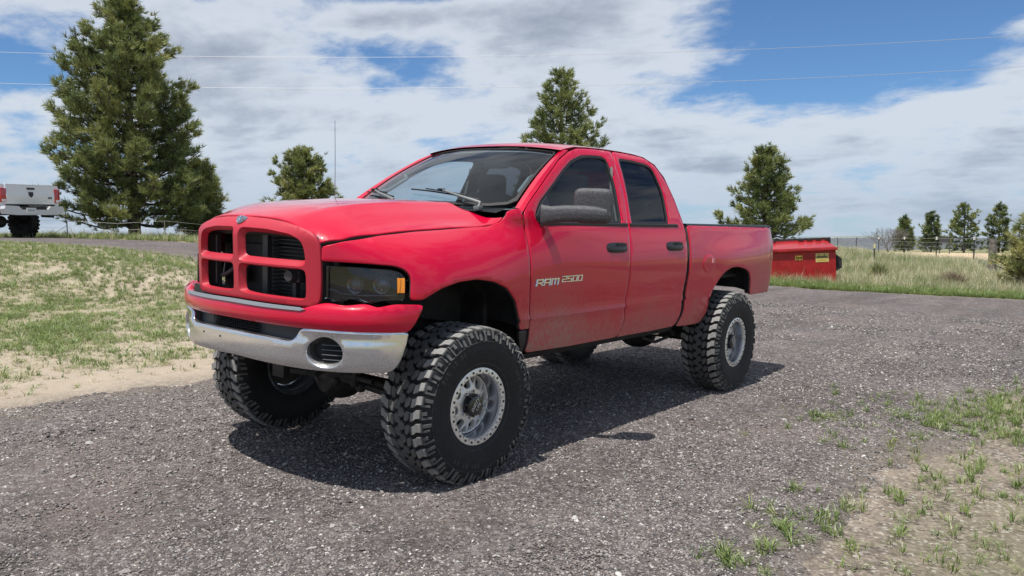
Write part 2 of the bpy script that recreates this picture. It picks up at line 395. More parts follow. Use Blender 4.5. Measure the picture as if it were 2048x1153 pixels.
def herm(xs,vs,x):
    i,t=crs(xs,x); n=len(xs); h=xs[i+1]-xs[i]
    d=(vs[i+1]-vs[i])/h
    d0=(vs[i]-vs[i-1])/(xs[i]-xs[i-1]) if i>0 else d
    d1=(vs[i+2]-vs[i+1])/(xs[i+2]-xs[i+1]) if i<n-2 else d
    m0=(d0*(xs[i+1]-xs[i])+d*(xs[i]-xs[i-1]))/(xs[i+1]-xs[i-1]) if i>0 else d
    m1=(d*(xs[i+2]-xs[i+1])+d1*h)/(xs[i+2]-xs[i]) if i<n-2 else d
    t2=t*t;t3=t2*t
    return (2*t3-3*t2+1)*vs[i]+(t3-2*t2+t)*h*m0+(-2*t3+3*t2)*vs[i+1]+(t3-t2)*h*m1
GZ=[1.54,1.60,1.70,1.85,2.00,2.08,2.13,2.17,2.20]
GY=[.925,.905,.865,.805,.735,.69,.655,.61,.56]
def Yside(x,z):
    cols=[herm(ZL,r,z) for r in YT[max(0,crs(XS,x)[0]-1):crs(XS,x)[0]+3]]
    i0=max(0,crs(XS,x)[0]-1)
    yb=herm(XS[i0:i0+len(cols)],cols,x)
    if x<-.2 and z>1.5:
        yg=herm(GZ,GY,z)
        w=min(max((z-1.54)/.08,0),1)*min(max((-.35-x)/.25,0),1); w=w*w*(3-2*w)
        yb=yb*(1-w)+yg*w
    # character line low on the doors : shallow ledge
    if x<-.35 and x>-3.32:
        yb+=.009*math.exp(-((z-.945)/.012)**2)-.010*(1/(1+math.exp((z-.935)/.006)))*min(1,(-.35-x)/.1)
    return yb
# hood seam half width along x, and hood height table
SEAMX=[.86,.80,.60,.33,.10,-.10,-.30,-.46,-.60]
SEAMY=[.52,.555,.635,.695,.735,.765,.795,.82,.84]
def Yseam(x): return herm(SEAMX,SEAMY,x)
# plan curve of the bumper: x,y as function of arc s
PX=[.985,.978,.955,.915,.86,.79,.70,.60,.50,.40,.30]
PY=[0,.20,.40,.57,.71,.83,.92,.975,1.0,1.008,1.012]
PS=[0.]
for _i in range(1,len(PX)): PS.append(PS[-1]+math.hypot(PX[_i]-PX[_i-1],PY[_i]-PY[_i-1]))
BZ=[.66,.72,.76,.82,.90,.95,.97,1.00,1.05,1.10,1.13,1.18]
BO=[-.09,-.05,-.02,-.004,.0,-.008,.0,.018,.020,.004,-.03,-.11]
def Pbump(s,z,off=0.):
    sg=1 if s>=0 else -1; a=abs(s)
    x=herm(PS,PX,a); y=herm(PS,PY,a)
    e=.002; x2=herm(PS,PX,min(a+e,PS[-1])); y2=herm(PS,PY,min(a+e,PS[-1])); x1=herm(PS,PX,max(a-e,0)); y1=herm(PS,PY,max(a-e,0))
    tx,ty=x2-x1,y2-y1; L=math.hypot(tx,ty); nx,ny=ty/L,-tx/L
    o=herm(BZ,BO,z)*(1-.55*min(max((a-.95)/.2,0),1))+off
    return (x+nx*o, sg*(y+ny*o), z)
def Xgrille(y,z):
    return .965-.336*y*y-.35*max(z-1.47,0)-6*max(z-1.49,0)**2+.03*(z-1.25)

def xm(x): return float(np.interp(x,[.5,.62,.72,.80,.86],[.5,.635,.75,.845,.91])) if x>.5 else x
XMP=lambda P:[(xm(a),b) for a,b in P]
EDGE[:]=[(-.0025,.0012),(-.004,.004),(-.0045,.007),(-.0045,.026)]
RED=(.56,.003,.034)
M_red=paint('red_paint',RED,1.,1.,.32)
M_redclean=paint('red_paint_front',RED,.12,1.,.30)
M_matte=pbr('matte_red_grille_paint',(.47,.018,.038),.48,coat=.12,bump=.04,bscale=160)
M_dark=pbr('black_underbody',(.012,.012,.013),.75,noise_=.5,nscale=9)
M_black=pbr('black_plastic',(.018,.018,.02),.42,bump=.12,bscale=420)
M_trim=pbr('black_rubber_trim',(.012,.012,.013),.5)
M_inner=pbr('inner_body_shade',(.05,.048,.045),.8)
M_cabgrey=pbr('grey_cabin_trim',(.20,.215,.20),.75)
M_seat=pbr('dark_grey_seat_cloth',(.035,.038,.042),.9,bump=.3,bscale=300)
M_dash=pbr('grey_dashboard',(.13,.145,.15),.7,bump=.1,bscale=200)
M_chrome=pbr('polished_chrome',(.72,.73,.75),.09,1.)
M_wsh=glass('windshield_glass',(.62,.74,.82),.01,fk=1.0)
M_gl=glass('side_glass',(.82,.86,.86),.010,fk=.9)
M_gld=glass('dark_tinted_glass',(.13,.14,.15),fk=.9)
M_lens=glass('headlight_lens',(.30,.32,.35),.015,fk=1.6)
def aged_chrome():
    m,t,b=mat('weathered_chrome'); tc=N(t,'ShaderNodeTexCoord'); o=tc.outputs['Object']
    mp=N(t,'ShaderNodeMapping'); wire(t,tc,'Object',mp,0); mp.inputs['Scale'].default_value=(1,1,2.2)
    a=noi(t,mp.outputs[0],3.5,6,.6,.4); f=noi(t,o,90,4,.75); pit=mth(t,'GREATER_THAN',noi(t,o,210,2,.5),.69)
    sp=N(t,'ShaderNodeSeparateXYZ'); wire(t,tc,'Object',sp,0)
    low=N(t,'ShaderNodeMapRange'); t.links.new(mth(t,'ADD',sp.outputs[2],mth(t,'MULTIPLY',mth(t,'SUBTRACT',a,.5),-.22)),low.inputs[0]); low.inputs[1].default_value=.94; low.inputs[2].default_value=.80
    film=mth(t,'MULTIPLY',low.outputs[0],mth(t,'ADD',mth(t,'MULTIPLY',f,1.5),-.15),clamp=True)
    t.links.new(mixc(t,mth(t,'MULTIPLY',film,.55),(.70,.71,.73),(.36,.335,.30)),b.inputs['Base Color'])
    t.links.new(mth(t,'SUBTRACT',1.,mth(t,'ADD',mth(t,'MULTIPLY',film,.45),mth(t,'MULTIPLY',pit,.3)),clamp=True),b.inputs['Metallic'])
    t.links.new(mth(t,'ADD',mth(t,'MULTIPLY',film,.36),.06),b.inputs['Roughness'])
    bp=N(t,'ShaderNodeBump'); bp.inputs['Strength'].default_value=.06; bp.inputs['Distance'].default_value=.01; t.links.new(noi(t,o,7,3,.5),bp.inputs['Height']); wire(t,bp,0,b,'Normal')
    return m
M_bump=aged_chrome()
truck=empty('pickup_truck',mat=TM)
tag(truck,'lifted red four-door pickup with dusty lower doors and huge mud tyres on gravel','pickup truck')
def P_side(u,v): return (u,Yside(u,v),v)
def P_in(d): return lambda u,v:(u,Yside(u,v)-d,v)
# ---- outlines (x,z)
SEAM=XMP([(0.797,1.428),(0.711,1.459),(0.535,1.493),(0.291,1.517),(0.082,1.529),(-0.021,1.536),(-0.303,1.554),(-0.405,1.582),(-0.444,1.621)])
D_FRONT=[(-.61,.706),(-.618,.768),(-.61,.882),(-.594,.997),(-.575,1.12),(-.571,1.23),(-.575,1.337),(-.58,1.46),(-.587,1.569),(-.582,1.640)]
B_SEAM=[(-2.045,2.163),(-2.001,2.063),(-1.975,1.907),(-1.945,1.754),(-1.885,1.571),(-1.863,1.452),(-1.847,1.353),(-1.833,1.202),(-1.823,1.098),(-1.806,.962),(-1.815,.921),(-1.836,.878),(-1.835,.78),(-1.80,.72),(-1.764,.696)]
C_SEAM=[(-2.52,2.150),(-2.66,2.085),(-2.745,1.95),(-2.79,1.75),(-2.818,1.568),(-2.814,1.379),(-2.799,1.214),(-2.778,1.033),(-2.775,.926),(-2.789,.881),(-2.787,.803),(-2.76,.74),(-2.718,.699)]
ARCH_F=[(-.503,.875),(-.490,.93),(-.473,.976),(-.419,1.076),(-.316,1.163),(-.186,1.21),(-.028,1.232),(.139,1.223),(.279,1.195),(.374,1.151),(.405,1.132)]
HL=[(.784,1.326),(.776,1.325),(.654,1.319),(.548,1.31),(.513,1.294),(.493,1.272),(.489,1.242),(.497,1.184),(.501,1.13),(.583,1.127),(.597,1.126),(.633,1.111),(.656,1.122),(.679,1.136),(.701,1.134),(.727,1.116),(.748,1.117),(.774,1.132),(.784,1.131)]
HL=XMP(HL)
FENDER=SEAM+[(-.452,1.648),(-.50,1.668),(-.570,1.672)]+D_FRONT[::-1][1:-2]+[(-.608,.874)]+ARCH_F+[(.485,1.132),(.480,1.20),(.474,1.245),(.480,1.282),(.505,1.308),(.548,1.322),(.668,1.331),(.828,1.338),(.846,1.34)]
ARCH_R=[(-4.17,.92),(-4.165,.98),(-4.155,1.05),(-4.114,1.121),(-4.01,1.160),(-3.832,1.187),(-3.673,1.188),(-3.531,1.151),(-3.441,1.097),(-3.367,1.02),(-3.315,.95),(-3.32,.859),(-3.299,.761),(-3.229,.686)]
BED=[(-2.868,1.583),(-2.86,1.38),(-2.845,1.214),(-2.824,1.033),(-2.821,.926),(-2.835,.881),(-2.833,.803),(-2.80,.74),(-2.765,.692),(-3.0,.682)]+ARCH_R[::-1]+[(-4.19,.90),(-4.25,.89),(-4.77,.888),(-4.785,.955),(-4.84,1.09),(-4.865,1.24),(-4.865,1.44),(-4.80,1.566),(-4.70,1.572)]
G_F=[(-.704,1.63),(-.797,1.719),(-.986,1.832),(-1.202,1.962),(-1.354,2.038),(-1.529,2.088),(-1.70,2.100),(-1.84,2.103),(-1.89,2.068),(-1.861,1.851),(-1.80,1.60),(-1.775,1.583),(-.746,1.572),(-.711,1.585)]
G_R=[(-2.084,2.105),(-2.30,2.102),(-2.53,2.085),(-2.60,2.039),(-2.621,1.817),(-2.561,1.6),(-2.54,1.586),(-1.944,1.583),(-1.95,1.62),(-2.009,1.838),(-2.06,2.06)]
D_TOP=[(-.66,1.702),(-.80,1.792),(-.98,1.905),(-1.2,2.035),(-1.38,2.110),(-1.52,2.145),(-1.75,2.160)]
DOOR_F=D_FRONT+D_TOP+B_SEAM+[(-1.141,.695)]
DOOR_R=B_SEAM[::-1][0:]+[(-2.25,2.162)]+C_SEAM+[(-2.3,.694)]
DOOR_R=[(a-.0,b) for a,b in DOOR_R]
for mir in (False,True):
    sg=-1 if mir else 1
    kw=dict(parent=truck,flip=True,mirror=mir)
    panel('front_fender',FENDER,P_side,[M_redclean if 0 else M_red,M_inner],h=.026,round_=.012,**kw)
    dF=panel('front_door',DOOR_F,P_side,[M_red,M_inner],holes=[G_F],h=.032,round_=.02,inner=1,innerd=.045,**kw)
    dR=panel('rear_door',DOOR_R,P_side,[M_red,M_inner],holes=[G_R],h=.032,round_=.02,inner=1,innerd=.045,**kw)
    bs=panel('bed_side',BED,P_side,[M_red,M_inner],h=.032,round_=.025,inner=1,innerd=.06,**kw)
    # windows : rubber surround, then pane
    for door,GG,gm in ((dF,G_F,M_gl),(dR,G_R,M_gld)):
        g=[tuple(p) for p in chaikin(GG,2,maxcut=.03)]
        gg=g if area(g)>0 else g[::-1]
        ins=[tuple(p) for p in offs(resamp(gg,.03),.020)]
        k2=dict(kw); k2['parent']=door
        wf=panel('window_frame',gg,P_in(.004),[M_trim],holes=[ins],h=.05,gap=-.003,edge=[(-.003,.003),(-.003,.02)],**k2)
        panel('window',[tuple(p) for p in offs(resamp(gg,.03),.012)],P_in(.016),[gm],h=.06,gap=0,edge=[(0,.004)],**k2)
    # belt moulding
    for door,x0,x1 in ((dF,-.73,-1.868),(dR,-1.90,-2.70)):
        xs=np.linspace(x0,x1,24); b=MB(); b.grid([[(x,sg*(Yside(x,1.575)+o),z) for o,z in ((-.006,1.558),(.006,1.560),(.009,1.568),(.007,1.580),(-.004,1.587))] for x in xs]); b.build('belt_moulding',M_trim,door)
    # handles
    for door,xc in ((dF,-1.655),(dR,-2.585)):
        zc=1.402; w=.30; 
        y0=Yside(xc,zc)
        o=[(xc+w/2*math.copysign(abs(math.cos(a))**.6,math.cos(a)),zc+.040*math.copysign(abs(math.sin(a))**.6,math.sin(a))) for a in np.linspace(0,2*PI,36,endpoint=False)]
        k2=dict(kw); k2['parent']=door
        hb=panel('door_handle',o,P_in(-.004),[M_black],h=.02,gap=0,edge=[(-.003,.002),(-.004,.012)],**k2)
        b=MB()
        b.grid([[(xc-.125+.25*i/12,sg*(y0+.004+.022*math.sin(PI*i/12)**.5+.006*math.cos((j/6-.5)*PI)),zc-.012-.020+.036*j/6+.0) for j in range(7)] for i in range(13)])
        b.box((xc-.06,sg*(y0+.010),zc+.024),(.12,.004,.016),1)
        pl=b.build('handle_grip',[M_black,M_trim],door)
    # fuel door
    if not mir:
        c=(-3.21,1.237)
        o=[(c[0]+.115*math.cos(a),c[1]+.085*math.sin(a)) for a in np.linspace(0,2*PI,40,endpoint=False)]
        fd=panel('fuel_door',o,P_in(-.003),[M_red],h=.03,gap=0,edge=[(-.0015,.001),(-.002,.006)],parent=truck,flip=True)
        tr=MB(); y=Yside(-3.27,1.26)+.006; tr.add([(-3.26,y,1.245),(-3.29,y,1.245),(-3.272,y,1.283),(-3.26,y-.01,1.245),(-3.29,y-.01,1.245),(-3.272,y-.01,1.283)],[(0,1,2),(0,3,4,1),(1,4,5,2),(2,5,3,0)]); tr.build('decal',pbr('pink_decal',(.75,.35,.36),.5),fd)
    # wheel-arch liners
    for A_,z0 in ((ARCH_F[::-1],0),(ARCH_R,0)):
        A=[(x,z) for x,z in resamp(chaikin(A_,1,close=False),.06,close=False)]
        rows=[]
        for x,z in A:
            cx=-.04 if x>-2 else -3.75; kx=1+.06; 
            y0=Yside(x,z)
            rows.append([(x,sg*(y0-.022),z-.002),(cx+(x-cx)*1.03,sg*(y0-.05),z+.02),(cx+(x-cx)*1.05,sg*(y0-.16),z+.04),(cx+(x-cx)*1.05,sg*.56,z+.04),(cx+(x-cx)*1.0,sg*.50,z-.0)])
        b=MB(); b.grid(rows)
        cxx=-.04 if A[0][0]>-2 else -3.75
        cen=(cxx,sg*.50,.95); V=[cen]+[r[-1] for r in rows]; b.add(V,[(0,i,i+1) for i in range(1,len(V)-1)])
        b.build('wheel_liner',M_dark,truck)
    # black splash guard at the back of the front arch
    sp_=[(-.508,.872),(-.606,.869),(-.618,.80),(-.612,.735),(-.585,.70),(-.555,.745),(-.525,.81)]
    panel('splash_guard',sp_,P_in(.012),[M_black],h=.03,gap=0,edge=[(-.003,.002),(-.004,.02)],round_=.01,parent=truck,flip=True,mirror=mir)
    # rocker under the doors
    b=MB(); b.grid([[(x,sg*y,z) for y,z in ((.90,.70),(.86,.655),(.78,.630),(.66,.635),(.60,.70))] for x in np.linspace(-.60,-2.74,12)]); b.build('rocker_panel',M_dark,truck)
    # headlight
    k2=dict(kw)
    hl=panel('headlight',HL,P_in(.006),[M_lens],h=.018,gap=.004,edge=[(-.002,.002),(-.004,.006),(-.004,.02)],round_=.012,**k2)
    k2['parent']=hl
    panel('headlight_housing',[(min(x,.795),z) for x,z in HL if x<.822],P_in(.060),[M_black],h=.03,gap=.006,edge=[(-.0,-.03),(-.0,-.052)],**k2)
    bz=MB()
    for x,z,r in ((.712,1.215,.046),(.610,1.217,.046)):
        y=Yside(x,z); a=math.atan2(.93-.56,.79-.5) 
        nx=Vector((math.cos(.62),sg*math.sin(.62),0)); c=Vector((x-.022,sg*(y-.028),z))
        b=MB(); prof=[(.0001,.016),(r*.35,.0145),(r*.62,.009),(r*.78,.0)]; b.lathe(prof,24,'X',m=0)
        b.lathe([(r*.80,.004),(r*1.05,.012),(r*1.15,.004),(r*1.1,-.03)],24,'X',m=1)
        ob=b.build('projector_lamp',[pbr('projector_glass',(.55,.58,.62),.05,.6,coat=1.) if 'projector_glass' not in bpy.data.materials else bpy.data.materials['projector_glass'],M_chrome],hl); ob.location=c; ob.rotation_euler=(0,0,math.atan2(nx.y,nx.x))
    b=MB(); pts=XMP([(.765,1.188),(.745,1.186),(.725,1.168),(.66,1.158),(.58,1.160),(.53,1.162)])
    b.tube([(x,sg*(Yside(x,z)-.03),z) for x,z in pts],.004,6); b.tube([(x,sg*(Yside(x,z)-.012),z+.004) for x,z in resamp([(xm(a_),b_) for a_,b_ in ((.78,1.136),(.774,1.138),(.748,1.123),(.727,1.121),(.701,1.139),(.679,1.141),(.656,1.127),(.633,1.116),(.597,1.131),(.51,1.134))],.01,close=False)],.0035,6)
    b.build('light_trim',M_chrome,hl)
    am=[(.541,1.262),(.497,1.262),(.503,1.174),(.545,1.173)]
    if 'amber_reflector' not in bpy.data.materials: pbr('amber_reflector',(.95,.32,.008),.25,coat=.6,bump=.3,bscale=500)
    panel('side_reflector',am,P_in(.0035),[bpy.data.materials['amber_reflector']],h=.02,gap=0,edge=[(-.001,.002),(-.001,.01)],**k2)
# ---- hood
def zs(x): return herm([p[0] for p in SEAM],[p[1] for p in SEAM],x)
def zc(x): return herm([.92,.88,.80,.70,.50,.17,-.10,-.35],[1.564,1.582,1.610,1.636,1.664,1.694,1.704,1.706],x)
GT=[0,.3,.5,.62,.75,.88,1.0]
def hoodz(x,y):
    xx=min(max(x,-.44),.842); z0=zs(xx); ye=Yside(xx,z0); 
    if x>.842: ye=.612
    t=min(abs(y)/ye,1.02)
    ga=herm(GT,[1,.99,.93,.82,.56,.22,0],t); gb=herm(GT,[1,.97,.89,.79,.60,.32,0],t)
    w=min(max((x-.45)/.35,0),1); w=w*w*(3-2*w); g=ga*(1-w)+gb*w
    z=z0+(zc(x)-z0)*g
    # power-bulge shoulder line
    c=.40+.10*min(max((.8-x)/1.2,0),1); z+=.012*math.exp(-((abs(y)-c)/.04)**2)*min(1,max(0,(.85-x)/.3))
    return z
hs=[(x,Yside(x,z)) for x,z in [(p[0],p[1]) for p in SEAM]]
HOOD=[(.905,0),(.900,.20),(.888,.36),(.868,.49),(.850,.572)]+hs+[(-.40,.72),(-.33,.58),(-.26,.36),(-.235,.18),(-.225,0)]
HOODF=HOOD+[(x,-y) for x,y in HOOD[::-1][1:-1]]
panel('hood',HOODF,lambda u,v:(u,v,hoodz(u,v)),[M_redclean,M_inner],truck,h=.03,gap=.007,edge=[(-.0025,.0012),(-.004,.004),(-.0045,.007),(-.0045,.035)],round_=.012,inner=1,innerd=.03)
# engine-bay closure, cowl
b=MB(); b.grid([[(x,y,1.40+.05*(1 if x<.3 else 0)) for y in (-.66,-.3,0,.3,.66)] for x in (.72,.3,-.2,-.5)]); b.build('engine_cover',M_dark,truck)
b=MB(); b.grid([[(-.235-.20*abs(y)**2.0-.03,y,1.655-.02*abs(y)),(-.33-.26*abs(y)**2.0,y,1.642-.01*abs(y)),(-.42-.30*abs(y)**2.,y,1.676-.012*abs(y))] for y in np.linspace(-.745,.745,25)])
b.build('cowl',M_black,truck)
b=MB(); b.box((-.45,0,1.10),(.04,1.40,.85)); b.build('firewall',M_dark,truck)
# ---- grille shell
GO=[(0,1.574),(.22,1.566),(.36,1.552),(.49,1.523),(.565,1.495),(.600,1.455),(.613,1.40),(.618,1.25),(.610,1.114),(.568,1.083),(.36,1.088),(0,1.098)]
GOF=GO+[(-y,z) for y,z in GO[::-1][1:-1]]
hA=[(.027,1.506),(.25,1.502),(.43,1.480),(.495,1.450),(.516,1.40),(.524,1.310),(.027,1.318)]
hB=[(.027,1.300),(.524,1.292),(.524,1.140),(.500,1.122),(.16,1.131),(.06,1.138),(.027,1.150)]
def hfun(p,t):
    y,z=p; s=1 if y>=0 else -1; a=abs(y)
    a2=a+.020*t*min(1,max(0,1-(a-.027)/.30))
    if a>.45: a2-=.004*t
    z2=z
    if z>1.305: z2=z+.030*t*min(1,max(0,(1.40-z)/.08))-.006*t*(z>1.43)
    else: z2=z-.012*t*min(1,max(0,(z-1.25)/.04))+.006*t*(z<1.18)
    return (s*a2,z2)
mm=lambda P:[(-a,b) for a,b in P]
shell=panel('grille_shell',GOF,lambda u,v:(Xgrille(u,v),u,v),[M_matte,M_inner],truck,holes=[hA,hB,mm(hA),mm(hB)],h=.022,gap=.002,
   edge=[(-.003,.0015),(-.005,.005),(-.006,.015),(-.006,.14)],hmap=([(.04,.002),(.12,.006),(.5,.020),(.9,.034),(1.0,.040)],hfun),lipdark=False,round_=.020)
# emblem: small chrome shield with a ram's head relief
b=MB()
sh=[(-.034,.030),(0,.036),(.034,.030),(.036,-.004),(.020,-.034),(0,-.050),(-.020,-.034),(-.036,-.004)]
def emb(P,d): 
    return [(Xgrille(0,1.549+q*.50)+d+.004,p*1.15,1.549+q*.50+d*.8) for p,q in P]
V=emb(sh,0)+emb([(p*.92,q*.92) for p,q in sh],.006)
b.add(V,[tuple(range(8,16))]+[(i,(i+1)%8,8+(i+1)%8,8+i) for i in range(8)])
for k in (-1,1):
    if 0: b.tube([(Xgrille(0,1.545)+.012,k*.006,1.555),(Xgrille(0,1.55)+.014,k*.020,1.560),(Xgrille(0,1.54)+.013,k*.028,1.545),(Xgrille(0,1.53)+.015,k*.022,1.530),(Xgrille(0,1.53)+.016,k*.014,1.536)],[.004,.006,.006,.005,.003],6)
for k in (-1,1): b.tube([(Xgrille(0,z)+.012,k*y,z+.006) for y,z in ((.005,1.560),(.020,1.563),(.030,1.555),(.024,1.545),(.014,1.548))],[.004,.006,.006,.005,.003],6)
b.tube([(Xgrille(0,z)+.013,0,z+.006) for z in (1.562,1.548,1.530)],[.008,.008,.004],8)
b.build('emblem',[M_chrome],truck)
# radiator, braces behind the grille
M_rad=pbr('radiator_fins',(.014,.014,.015),.55)
b=MB(); b.box((.66,0,1.26),(.04,1.14,.42)); b.build('radiator',M_rad,truck)
b=MB()
for z in np.linspace(1.12,1.46,16): b.box((.70,.20,z),(.012,.56,.006))
b.build('radiator_fin_stack',pbr('fin_metal',(.05,.05,.052),.4,.5),truck)
b=MB(); b.box((.76,.30,1.235),(.05,.10,.07),bev=.01); b.tube([(.78,.30,1.24),(.83,.31,1.24)],[.045,.03],14); b.box((.75,.28,1.16),(.03,.03,.10)); b.box((.74,-.02,1.30),(.03,.05,.46)); b.box((.74,-.30,1.21),(.04,.09,.11),bev=.01)
b.tube([(.77,-.30,1.25),(.79,-.38,1.20),(.78,-.44,1.19)],.014,8); b.tube([(.80,-.47,1.44),(.80,-.47,1.14)],.006,6); b.box((.77,.45,1.22),(.03,.06,.20)); b.build('latch_brace',pbr('bare_dark_metal',(.07,.07,.075),.45,.4),truck)
b=MB(); b.grid([[(.50,y,1.055),(Pbump(y,1.05)[0]-.045,y,1.055)] for y in np.linspace(-.72,.72,13)]); b.build('gap_plate',M_dark,truck)  # added dark plate, hides the sunlit ground behind the bumper gap
# ---- bumper cover, chrome bumper, insert
CT=[(0,1.094),(.30,1.090),(.50,1.086),(.585,1.092),(.640,1.112),(.697,1.126),(.75,1.124),(.805,1.117),(.86,1.122),(.92,1.130),(.96,1.122),(.996,1.111),(1.04,1.120),(1.097,1.127),(1.20,1.122),(1.268,1.116),(1.273,1.100),(1.183,.973),(1.16,.967),(.998,.967),(.813,.970),(.61,.973),(.495,.974),(.225,.976),(0,.978)]
sym=lambda P:P+[(-a,b) for a,b in P[::-1][1:-1]]
Pb=lambda off:(lambda u,v:Pbump(u,v,off))
panel('bumper_cover',sym(CT),Pb(0),[M_redclean,M_inner],truck,h=.025,gap=.002,edge=[(-.004,.003),(-.006,.010),(-.006,.03),(-.004,.12)],round_=.015)
PAD=[(-.60,1.083),(-.565,1.071),(-.3,1.071),(0,1.074),(.3,1.071),(.565,1.071),(.60,1.083),(.56,1.095),(.3,1.098),(0,1.101),(-.3,1.098),(-.56,1.095)]
panel('step_pad',PAD,Pb(.007),[pbr('grey_rubber_pad',(.20,.215,.235),.6,bump=.2,bscale=200)],truck,h=.03,gap=0,edge=[(-.002,.002),(-.003,.02)])
fog=lambda c:[(c+.108*math.cos(a),.852+.086*math.sin(a)) for a in np.linspace(0,2*PI,40,endpoint=False)]
CH=[(0,.912),(.223,.908),(.40,.901),(.474,.897),(.505,.905),(.528,.930),(.545,.955),(.575,.968),(.70,.968),(1.0,.965),(1.172,.963),(1.165,.93),(1.127,.819),(1.090,.765),(1.06,.750),(.907,.746),(.754,.744),(.591,.745),(.343,.752),(0,.764)]
CHF=sym(CH)
chrome=panel('chrome_bumper',CHF,Pb(.010),[M_bump,M_inner],truck,holes=[fog(.705),fog(-.705)],h=.025,gap=.001,
   edge=[(-.004,.002),(-.009,.008),(-.012,.018),(-.012,.05)],hedge=[(-.003,.002),(-.006,.010),(-.008,.03),(-.012,.075)],round_=.012)
for sg in (1,-1):
    o=[(sg*p,q) for p,q in fog(.705)]
    fp=panel('fog_light_pocket',o,Pb(-.055),[M_dark],chrome,h=.04,gap=0,edge=[(0,.01)])
    for k in range(4):
        z=.805+.027*k; hw=.098*math.sqrt(max(0,1-((z-.852)/.086)**2))
        b=MB(); b.grid([[Pbump(s,z+dz,o_) for dz,o_ in ((0,-.045),(.002,-.028),(.006,-.030),(.004,-.05))] for s in (np.linspace(sg*(.705-hw*.35),sg*(.705+hw),8))]); b.build('slat',pbr('slat_grey',(.10,.105,.11),.35) if 'slat_grey' not in bpy.data.materials else bpy.data.materials['slat_grey'],chrome)
INS=[(0,.895),(.3,.89),(.5,.885),(.56,.90),(.59,.985),(.3,.992),(0,.995)]
panel('bumper_insert',sym(INS),Pb(-.045),[pbr('dark_grey_plastic',(.045,.052,.06),.5)],truck,h=.04,gap=0,edge=[(0,.02)])
b=MB()
for k in range(6): 
    z=.915+.012*k; b.grid([[Pbump(s,z,-.040),Pbump(s,z+.003,-.030),Pbump(s,z+.006,-.040)] for s in np.linspace(-.27,.20,16)])
for s in np.linspace(-.27,.20,24): b.grid([[Pbump(s,.905,-.038),Pbump(s,.985,-.038)],[Pbump(s+.004,.905,-.032),Pbump(s+.004,.985,-.032)]])
b.build('intake_mesh',M_dark,truck)
for s,z in ((-.12,.86),(-.32,.862)):
    p=Vector(Pbump(s,z,.011)); b=MB(); b.lathe([(.0001,.002),(.006,.002),(.006,-.003)],10,'X',c=p); b.build('bolt_hole',M_dark,chrome)  # dark disc on the chrome, painted shade of a small hole
# ---- windshield, pillars, roof
def WE(t): 
    t=float(t); return Vector((-.60,.80,1.672))*(1-t)+Vector((-1.305,.640,2.102))*t+Vector((.012,.004,.022))*math.sin(PI*t)
def WS(u,v,off=0.):
    e=WE(v); c=Vector((-.36,0,1.690))*(1-v)+Vector((-1.205,0,2.132))*v+Vector((.015,0,.03))*math.sin(PI*v)
    a=abs(u)**2.3
    if v<.12:   # rounded lower corners
        pass
    p=Vector((c.x+(e.x-c.x)*a,e.y*u,c.z+(e.z-c.z)*a)); return p+Vector((.45,0,.89))*off
WO=[(-.985,.10),(-.93,.035),(-.80,.0),(0,0),(.80,.0),(.93,.035),(.985,.10),(.985,.90),(.975,.965),(.93,.985),(0,.985),(-.93,.985),(-.975,.965),(-.985,.90)]
wi=[tuple(p) for p in offs(resamp(WO,.06),.0)]
fr_in=[(-.955,.14),(-.925,.075),(-.80,.035),(0,.03),(.80,.035),(.925,.075),(.955,.14),(.968,.90),(.955,.955),(.92,.968),(0,.970),(-.92,.968),(-.955,.955),(-.968,.90)]
ws=panel('windshield',WO,lambda u,v:WS(u,v,-.004),[M_wsh],truck,h=.06,gap=0,edge=[(0,.006)])
# orientation check done by normals; gasket round the glass
panel('windshield_gasket',[(x*1.006,(y-.5)*1.012+.5) for x,y in WO],lambda u,v:WS(u,v,.001),[M_trim],truck,holes=[fr_in],h=.06,gap=0,edge=[(0,.012)])
for sg in (1,-1):   # A pillars
    DT=[(-.575,1.640)]+D_TOP[:5]
    DD=[Vector((x,Yside(x,z),z)) for x,z in [tuple(p) for p in resamp(DT,.05,close=False)]]
    n=len(DD); rows=[]
    for i,dp in enumerate(DD):
        # nearest windshield edge point by height
        t=min(max((dp.z-1.672)/(2.102-1.672),0),1.0); w=WE(t); w=Vector((w.x,w.y+.0,w.z))
        w=w+Vector((0,.006,.0)); dp2=dp+Vector((.0,-.001,.004)); md=(w+dp2)/2+Vector((.010,.012,.008)); 
        rows.append([(w.x-.01,sg*(w.y-.012),w.z-.02),(w.x,sg*w.y,w.z+.002),tuple(Vector((md.x,sg*md.y,md.z))),(dp2.x,sg*dp2.y,dp2.z),(dp2.x-.01,sg*(dp2.y-.03),dp2.z-.015)])
    b=MB(); b.grid(rows); b.build('windshield_pillar',M_red,truck)
